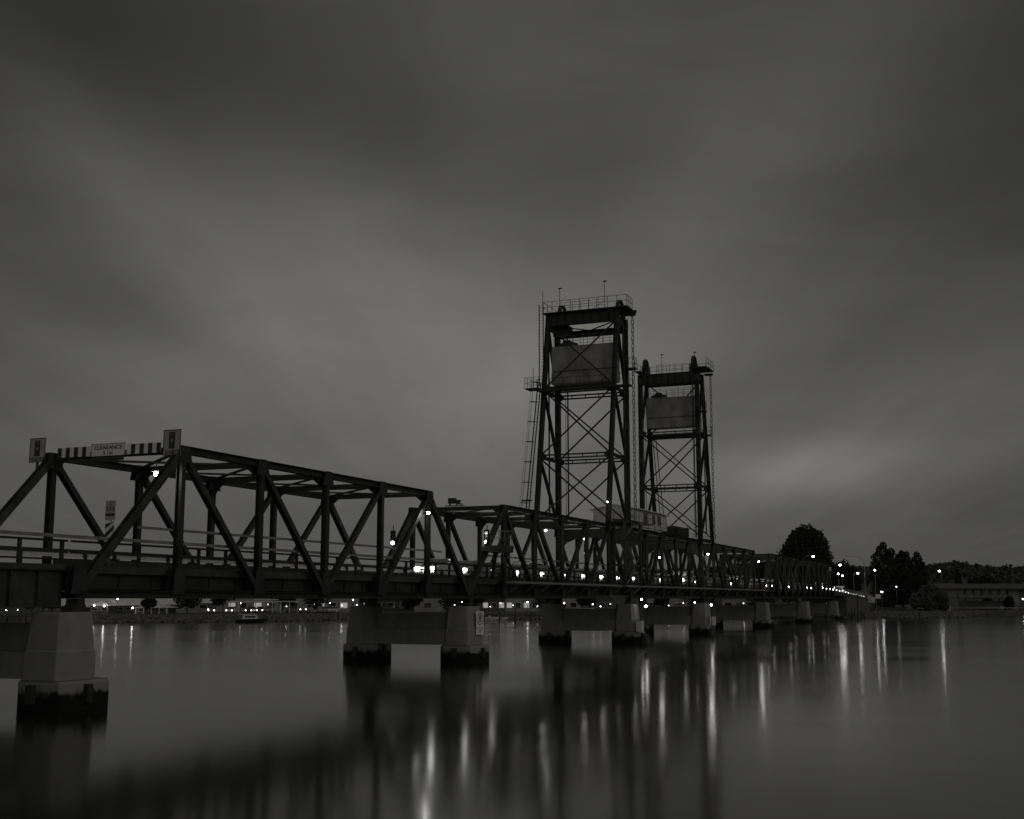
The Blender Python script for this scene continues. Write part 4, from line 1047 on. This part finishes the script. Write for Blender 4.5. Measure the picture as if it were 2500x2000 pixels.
tree('conifer', 'dark cone shaped conifer behind the motel roof', P(2341, 372, LAND), [(x, y, z + 2.6, r_) for x, y, z, r_ in cf], 13, 4500, .26, tr=.2)
tree('street_tree', 'broad dark tree behind the motel at right', P(2405, 385, LAND), rot_lobes([(-3, 0, 6.5, 3.2), (1, 0, 7.4, 3.2), (4.5, 0, 5.8, 2.8), (0, 0, 4, 3)]), 10, 4500, .32)
tree('bush', 'small rounded shrub before the motel wall at right', P(2462, 345, LAND), rot_lobes([(0, 0, 1.9, 1.5), (.2, 0, 3.0, 1.0)]), 4, 1800, .2, cat='bush')
tw = [(458, 264, 3.6, 'round dark tree on the town bank left of the pergola'), (366, 258, 1.9, 'small dark tree in front of the pyramid roofed pavilion'), (545, 280, 3.4, 'dark tree at the left end of the pergola'),
      (690, 288, 3.0, 'dark tree behind the right end of the pergola'), (775, 286, 3.4, 'dark tree left of the lit shop row'), (900, 290, 2.6, 'dark tree behind the left column of the second pier'),
      (1010, 296, 2.4, 'dark tree beside the workshop'), (1110, 292, 3.4, 'dark tree behind the right column of the second pier'), (1165, 298, 2.8, 'dark tree right of the speed sign'),
      (1330, 300, 3.6, 'dark tree right of the lit cafe'), (1432, 305, 2.6, 'dark tree above cars between the tower piers'), (1615, 305, 2.4, 'dark tree left of cars beneath the lift span'),
      (1700, 312, 3.4, 'dark tree behind the rear tower pier'), (95, 262, 3.0, 'dark tree left of the nearest pier'), (1860, 318, 3.6, 'dark tree under the fourth fixed span')]
for i, (px, d, r0, lab) in enumerate(tw):
    ls = [(random.uniform(-1, 1) * r0 * .6, random.uniform(-1, 1) * r0 * .4, r0 * random.uniform(.6, 1.15) + .5, r0 * random.uniform(.4, .6)) for k_ in range(7)]
    tree('street_tree', lab, P(px, d, LAND), rot_lobes(ls), 2 * r0, 1700, .24, tr=.16, group='dark trees in the town across the water')
# trees behind the far trusses
for px, d, z0, lab in ((1560, 430, 17, 'dim tree behind the lift span handrail'), (1640, 430, 16, 'dim tree between the towers behind the deck'), (1752, 400, 17.5, 'dim tree just right of the rear tower'), (1800, 400, 16.5, 'dim tree behind the third fixed span'),
                       (1850, 400, 17.5, 'dim tree where two far trusses meet'), (1888, 395, 16.5, 'dim tree left of the huge fig'), (1200, 440, 15.5, 'dim tree above the handrail left of the front tower')):
    h = z0 - LAND
    ls = [(random.uniform(-3.5, 3.5), random.uniform(-3, 3), h * random.uniform(.35, .85), random.uniform(1.8, 3.0)) for k_ in range(9)]
    tree('gum_tree', lab, P(px, d, LAND), rot_lobes(ls), h, 3600, .36, tr=.3, group='dim trees behind the bridge')
# street lamps and lights
for a in (('lit lamp left of the small gabled boathouse', 231, 260.5, 3.55, None, 'glint', .15), ('lit lamp right of the small gabled boathouse', 255, 260.5, 3.45, None, 'lamp_far', .15), ('lit lamp above the long low shed', 287, 268, 4.85, None, 'glint', .14), ('lit lamp at the right end of the long low shed', 325, 259, 3.05),
          ('left of two lamps low at the left frame edge', 17, 255, 2.6, None, 'glint', .12), ('right of two lamps low at the left frame edge', 45, 255, 2.7, None, 'glint', .08), ('lit lamp above the shop row', 862, 292, 4.7, None, 'glint', .12),
          ('lit lamp left of three at the shop row front', 835, 288, 3.4, None, 'glint', .13), ('lit lamp at the shop row door', 857, 288, 3.1, None, 'glint', .13), ('lit lamp behind the left second pier column', 925, 290, 3.0, None, 'glint', .16), ('small lit lamp above the right second pier column', 1128, 292, 4.2, None, 'glint', .12),
          ('small lit lamp left of the right second pier column', 1110, 290, 3.5, None, 'glint', .1), ('bright lamp on the front of the lit cafe', 1288, 300, 4.15, None, 'glint', .2), ('bright lamp over the front tower pier', 1377, 300, 3.9, None, 'glint', .2), ('bright lamp between the tower piers', 1447, 300, 3.6, None, 'glint', .14),
          ('low lamp between the tower piers', 1466, 300, 3.1, None, 'glint', .14), ('bright lamp left of the rear tower pier', 1696, 305, 4.0, None, 'glint', .2)):
    lampost(*a)
for k_, (px, d, z) in enumerate(((543, 290, 3.4), (588, 292, 3.9), (655, 290, 3.6), (700, 286, 3.2), (768, 290, 3.7), (806, 289, 3.9), (872, 290, 3.5), (1197, 292, 3.1), (1222, 290, 3.9), (1252, 292, 3.4), (1312, 291, 3.2), (1345, 290, 2.9), (1490, 300, 3.6), (1632, 304, 3.3), (1668, 304, 3.9), (1815, 308, 3.8))):
    lampost('small added lamp %s' % ['by the tree left of the pergola', 'over the left half of the pergola', 'over the right half of the pergola', 'past the right end of the pergola', 'at the corner shop', 'between the parked hatchbacks', 'at the right end of the lit shop row', 'left of the dim shop', 'on the front of the dim shop', 'at the left end of the lit cafe', 'at the right end of the lit cafe', 'left of the front tower pier',
        'at the grey building with the sign band', 'over the middle white car beneath the lift span', 'over the silver car beneath the lift span', 'over the pale cars beyond the rear tower'][k_], px, d, z, None, 'glint', .09, group='small lamps added as glints in the town')  # tiny lights added to scatter glints through the town
lampost('lit street lamp on a curved arm before the huge fig tree', 1989, 300, 15.2, arm=(-2.6, 0), r=.26)
lampost('lit street lamp high beside the smaller round tree', 2054, 330, 13.9, arm=(-3.0, 0), r=.26)
lampost('left of two lamps low beside the smaller round tree', 2049, 331, 11.6, r=.22)
lampost('right of two lamps low beside the smaller round tree', 2059, 329, 11.0, r=.22)
lampost('lit street lamp on a straight pole right of the ramp', 2097, 320, 11.5, arm=(-1.1, 0), r=.24)
lampost('lit street lamp left of the tallest bank tree', 2139, 320, 12.3, r=.2)
lampost('lit lamp beside the white bank signs', 2154, 322, 6.7, r=.22)
lampost('small lamp low among the tall bank trees', 2190, 324, 8.1, m='glint', r=.13)
lampost('lit street lamp alone above the motel end', 2297, 342, 12.6, arm=(.5, 0), r=.24)
lampost('small lamp at the right frame edge', 2497, 350, 4.9, m='glint', r=.18)
lp = thing('curved_pole', 'tall unlit curved lamp pole beside the tallest bank tree', 'street lamp', P(2114, 322, LAND), R(AZ))
b = MB(); b.tube((0, 0, 0), (0, 0, 11.8), .09, 8, .06); b.path([(0, 0, 11.8), (-.15, 0, 12.8), (-.7, 0, 13.7), (-1.6, 0, 14.15), (-4.2, 0, 14.35)], .05, 6); b.build('pole', 'galv', lp)
MB().box(-4.7, -.12, 14.28, -4.1, .12, 14.42).build('lamp_head', 'galv', lp)
# cars in town
for lab, px, d, kd, rz, li, van in (('car with headlights on facing the water left of the pergola', 523, 273, 1, R(AZ), True, False), ('car with headlights on at the left end of the pergola', 566, 272, 0, R(AZ), True, False),
        ('car with headlights on under the middle of the pergola', 613, 273, 3, R(AZ), True, False), ('grey car with headlights on under the right half of the pergola', 636, 276, 2, R(AZ + 8), True, False), ('van with bright headlights right of the pergola', 745, 280, 2, R(AZ), True, True),
        ('dark car with bright marker lights beside the round tree', 520 - 0, 280, 3, R(AZ + 5), True, True),
        ('silver hatchback parked right of the white pergola', 793, 280, 1, R(AZ - 12), False, False), ('white hatchback parked next left of the lit shop lamps', 814, 281, 0, R(AZ - 10), False, False), ('silver car parked below the pergola beam', 658, 279, 1, R(AZ), False, False),
        ('dim car parked left of the bright van', 720, 282, 2, R(AZ + 90), False, False), ('pale car parked under the front tower pier wall', 1432, 300, 1, R(AZ + 80), False, False),
        ('white car parked beneath the lift span at left', 1608, 303, 0, R(AZ + 82), False, False), ('white car parked beneath the lift span at middle', 1652, 304, 0, R(AZ + 84), False, False), ('silver car parked beneath the lift span at right', 1676, 305, 1, R(AZ + 70), False, False),
        ('white car parked behind the first pier beyond the rear tower', 1795, 308, 0, R(AZ + 85), True, False), ('pale car parked left of the huge curved handrail', 1820, 310, 1, R(AZ + 85), False, False),
        ('car parked in front of the motel at right', 2415, 352, 2, R(AZ + 88), False, False), ('second car parked nearer the motel corner', 2438, 353, 1, R(AZ + 80), False, False)):
    car_at(lab, px, d, kd, rz, li, van)
# small pale craft and clutter behind the jetty
def boat(label, p, rz, s_=1.0, group=None, cabin=True):
    r_ = thing('motor_boat', label, 'boat', p, rz, group)
    b = MB(); secs = []
    for y, hw, z0 in ((-2.6, .9, -.2), (-1, 1.0, -.25), (.8, .9, -.2), (1.9, .5, .05), (2.6, .03, .35)):
        secs += [(-hw * .5, y, z0), (-hw, y, .55 + max(0, y) * .08), (hw, y, .55 + max(0, y) * .08), (hw * .5, y, z0)]
    b.add(secs, [(i * 4 + j, i * 4 + (j + 1) % 4, i * 4 + 4 + (j + 1) % 4, i * 4 + 4 + j) for i in range(4) for j in range(4)] + [(0, 1, 2, 3), (16, 17, 18, 19)])
    b.build('hull', CM[3] if cabin == 'dark' else 'white', r_)
    if cabin:
        MB().prism([(-1.6, .58), (.9, .6), (.5, 1.2), (-1.4, 1.25)], 0, -.62, .62).build('cabin', 'white', r_)
        MB().prism([(-1.2, .8), (.62, .8), (.42, 1.1), (-1.1, 1.1)], 0, -.635, .635).build('windscreen', 'glass', r_)
        MB().box(-.6, -2.2, 1.253, .6, .6, 1.32).build('canopy', 'roof_pale', r_)
    r_.scale = (s_,) * 3
    return r_
boat('dark hulled motor boat with pale cabin passing before the rock seawall', P(618, 228, SEA), R(AZ - 90 + 4), 1.15, cabin='dark')
bn = ['pale motor boat moored left of the jetty, first from the speed sign', 'pale motor boat moored left of the jetty, second from the speed sign', 'pale motor boat moored between the second pier columns at left', 'pale motor boat moored between the second pier columns at right', 'pale motor boat moored beside the workshop doorway']
for lab, px, d in zip(bn, (1188, 1212, 965, 1065, 1025), (249, 251, 249, 251, 249)): boat(lab, P(px, d, SEA), R(AZ - 90 + random.uniform(-8, 8)), .9, 'boats moored along the far bank')
# timber jetties
def jetty(label, px, d, ln, z=1.55, group=None):
    r_ = thing('timber_jetty', label, 'jetty', P(px, d, 0), R(AZ), group)
    MB().box(-ln / 2, -1.1, z - .25, ln / 2, 1.1, z).build('deck', 'wood', r_)
    n = max(3, int(ln / 2.9)); b = MB()
    for i in range(n + 1):
        x = -ln / 2 + .2 + (ln - .4) * i / n
        for y in (-1.22, 1.22): b.tube((x, y, -1.5), (x, y, z + (1.2 if i % 2 == 0 else .5)), .15, 8, .13)
    b.build('piles', 'wood', r_)
    b = MB(); railing(b, (-ln / 2, 1.05, z), (ln / 2, 1.05, z), 1.0, n * 2, .03); b.build('railing', 'galv', r_)
    return r_
jetty('dark timber jetty on piles left of the front tower pier', 1258, 238, 12.5, 2.0)
jetty('dark jetty with pale rail at the left frame edge', -10, 214, 17, 2.1)
jetty('small low jetty at the foot of the far ramp', 2070, 264, 6.5, 1.8)
for px, d, zt, lab in ((2017, 252, 4.0, 'pale mooring pile at the right end of the pontoon'), (2093, 266, 5.9, 'tall pale pile right of the pontoon'), (1181, 232, 3.2, 'lone mooring pile right of the speed sign')):
    r_ = thing('mooring_pile', lab, 'pile', P(px, d, 0)); MB().tube((0, 0, -2), (0, 0, zt), .17, 10, .15).build('shaft', 'wood', r_); MB().lathe([(.19, zt), (.05, zt + .22)], 10).build('cap', 'white', r_)
pt = thing('pontoon', 'long dark floating pontoon beyond the far piers', 'pontoon', P(1967, 254, SEA), R(AZ))
MB().box(-5.2, -1.5, -.3, 5.4, 1.5, .75).build('hull', 'black', pt); b = MB(); b.box(-5.35, -1.62, .753, 5.5, 1.62, .86); b.build('deck', 'wood', pt)
b = MB(); b.box(-9.5, -1.7, .02, 5.6, -1.55, .14); b.build('boom', 'galv', pt)
# right bank: motel, fence, signs
mo = thing('motel', 'long low two storey motel with broad dark roof on the right bank', 'motel', P(2412, 352, LAND), R(AZ + 2))
MB().box(-13.5, 0, 0, 13.5, 10, 5.8).build('wall', mat('motel_brick', .07, .85, 0, .2, .8), mo)
b = MB(); b.prism([(-1.9, 6.1), (12, 6.1), (9.0, 7.5), (1.6, 7.5)], 0, -15.0, 14.2); b.build('roof', 'roof_dark', mo)
MB().box(-14.6, -1.85, 5.83, 14.0, 11.6, 6.097).build('eave', 'steel_b', mo)
b = MB(); b.box(-9.0, -1.6, 3.35, 5.6, -.003, 3.5); b.box(-9.0, -1.62, 3.503, 5.6, -1.5, 4.3); b.build('balcony', 'trim', mo)
MB().box(-9.0, -.06, 4.1, 5.6, -.004, 5.75).build('recess_shade', 'black', mo)  # flat black sheet painted in for the shade behind the balcony
for i in range(6):
    x = -7.8 + i * 2.45
    f = MB().box(x - .9, -.09, 4.3, x + .9, -.062, 5.6).build('window', 'galv', mo); MB().box(x - .84, -.11, 4.36, x + .84, -.092, 5.54).build('pane', 'glass', f)
    f = MB().box(x - 1.1, -.06, 2.5, x + 1.1, -.003, 3.3).build('window', 'black', mo); MB().box(x - 1.04, -.08, 2.56, x + 1.04, -.062, 3.24).build('pane', 'glass', f)
MB().box(-14.0, -1.2, 0, -9.05, -.004, 5.78).build('end_bay', 'trim', mo)
MB().box(5.65, -.9, 0, 8.5, -.004, 5.78).build('end_bay', 'trim', mo)
for i in range(7): MB().box(-8.9 + i * 2.4, -1.58, 4.303, -8.8 + i * 2.4, -1.5, 5.82).build('balcony_post', 'steel_b', mo)
house('pale low annexe right of the motel', 2495, 362, 8, 8, 3.4, 'flat', .3, 'trim', 'roof_dark', rz=R(AZ + 2), name='annexe', windows=2)
fe = thing('low_fence', 'low pale rail fence along the right waterfront', 'fence', P(2420, 343, LAND), R(AZ + 4))
b = MB(); b.box(-12, -.04, .62, 22, .04, .78); b.build('rail', 'wall_pale', fe); b = MB()
for i in range(18): b.box(-12 + i * 2 - .06, -.1, 0, -12 + i * 2 + .06, -.042, .72)
b.build('post', 'wood', fe)
rw = thing('retaining_wall', 'low pale retaining wall above the right bank rocks', 'wall', P(2168, 323, LAND - .2), R(AZ - 2))
MB().box(-4.6, 0, 0, 4.6, .4, 1.1).build('face', 'slab', rw); MB().box(-4.7, -.05, 1.103, 4.7, .45, 1.18).build('coping', 'slab', rw)
for lab, px, d, w_, h_, z0 in (('pale notched board at the end of the ramp', 2122, 322, 1.0, 1.7, 2.3), ('larger pale rounded board at the end of the ramp', 2130, 322.6, 1.3, 1.6, 2.1), ('square pale board behind the two ramp boards', 2144, 326, 1.4, 1.2, 3.2), ('square pale road sign above the far ramp', 2027, 330, 1.2, 1.0, 10.6)):
    r_ = thing('bank_sign', lab, 'sign', P(px, d, LAND), R(AZ)); MB().box(-w_ / 2, -.03, z0, w_ / 2, .03, z0 + h_).build('panel', 'signgrey', r_)
    b = MB(); 
    for x in (-w_ * .3, w_ * .3): b.tube((x, .06, 0), (x, .06, z0 + h_ * .9), .04, 6)
    b.build('post', 'galv', r_)
pt_ = thing('picnic_table', 'small dark picnic table below the leafy bush', 'table', P(2246, 322, LAND), R(AZ))
MB().box(-.9, -.4, .72, .9, .4, .78).build('table_top', 'white', pt_); b = MB(); b.box(-.7, -.3, 0, -.62, .3, .717); b.box(.62, -.3, 0, .7, .3, .717); b.build('leg', 'wood', pt_)
for px, lab in ((2312, 'left of two pale posts at the right waterfront'), (2318, 'right of two pale posts at the right waterfront')):
    r_ = thing('bollard', lab, 'post', P(px, 330, LAND - .2)); MB().box(-.17, -.17, 0, .17, .17, 1.45).build('shaft', 'sign', r_); MB().box(-.2, -.2, 1.453, .2, .2, 1.5).build('cap', 'white', r_)
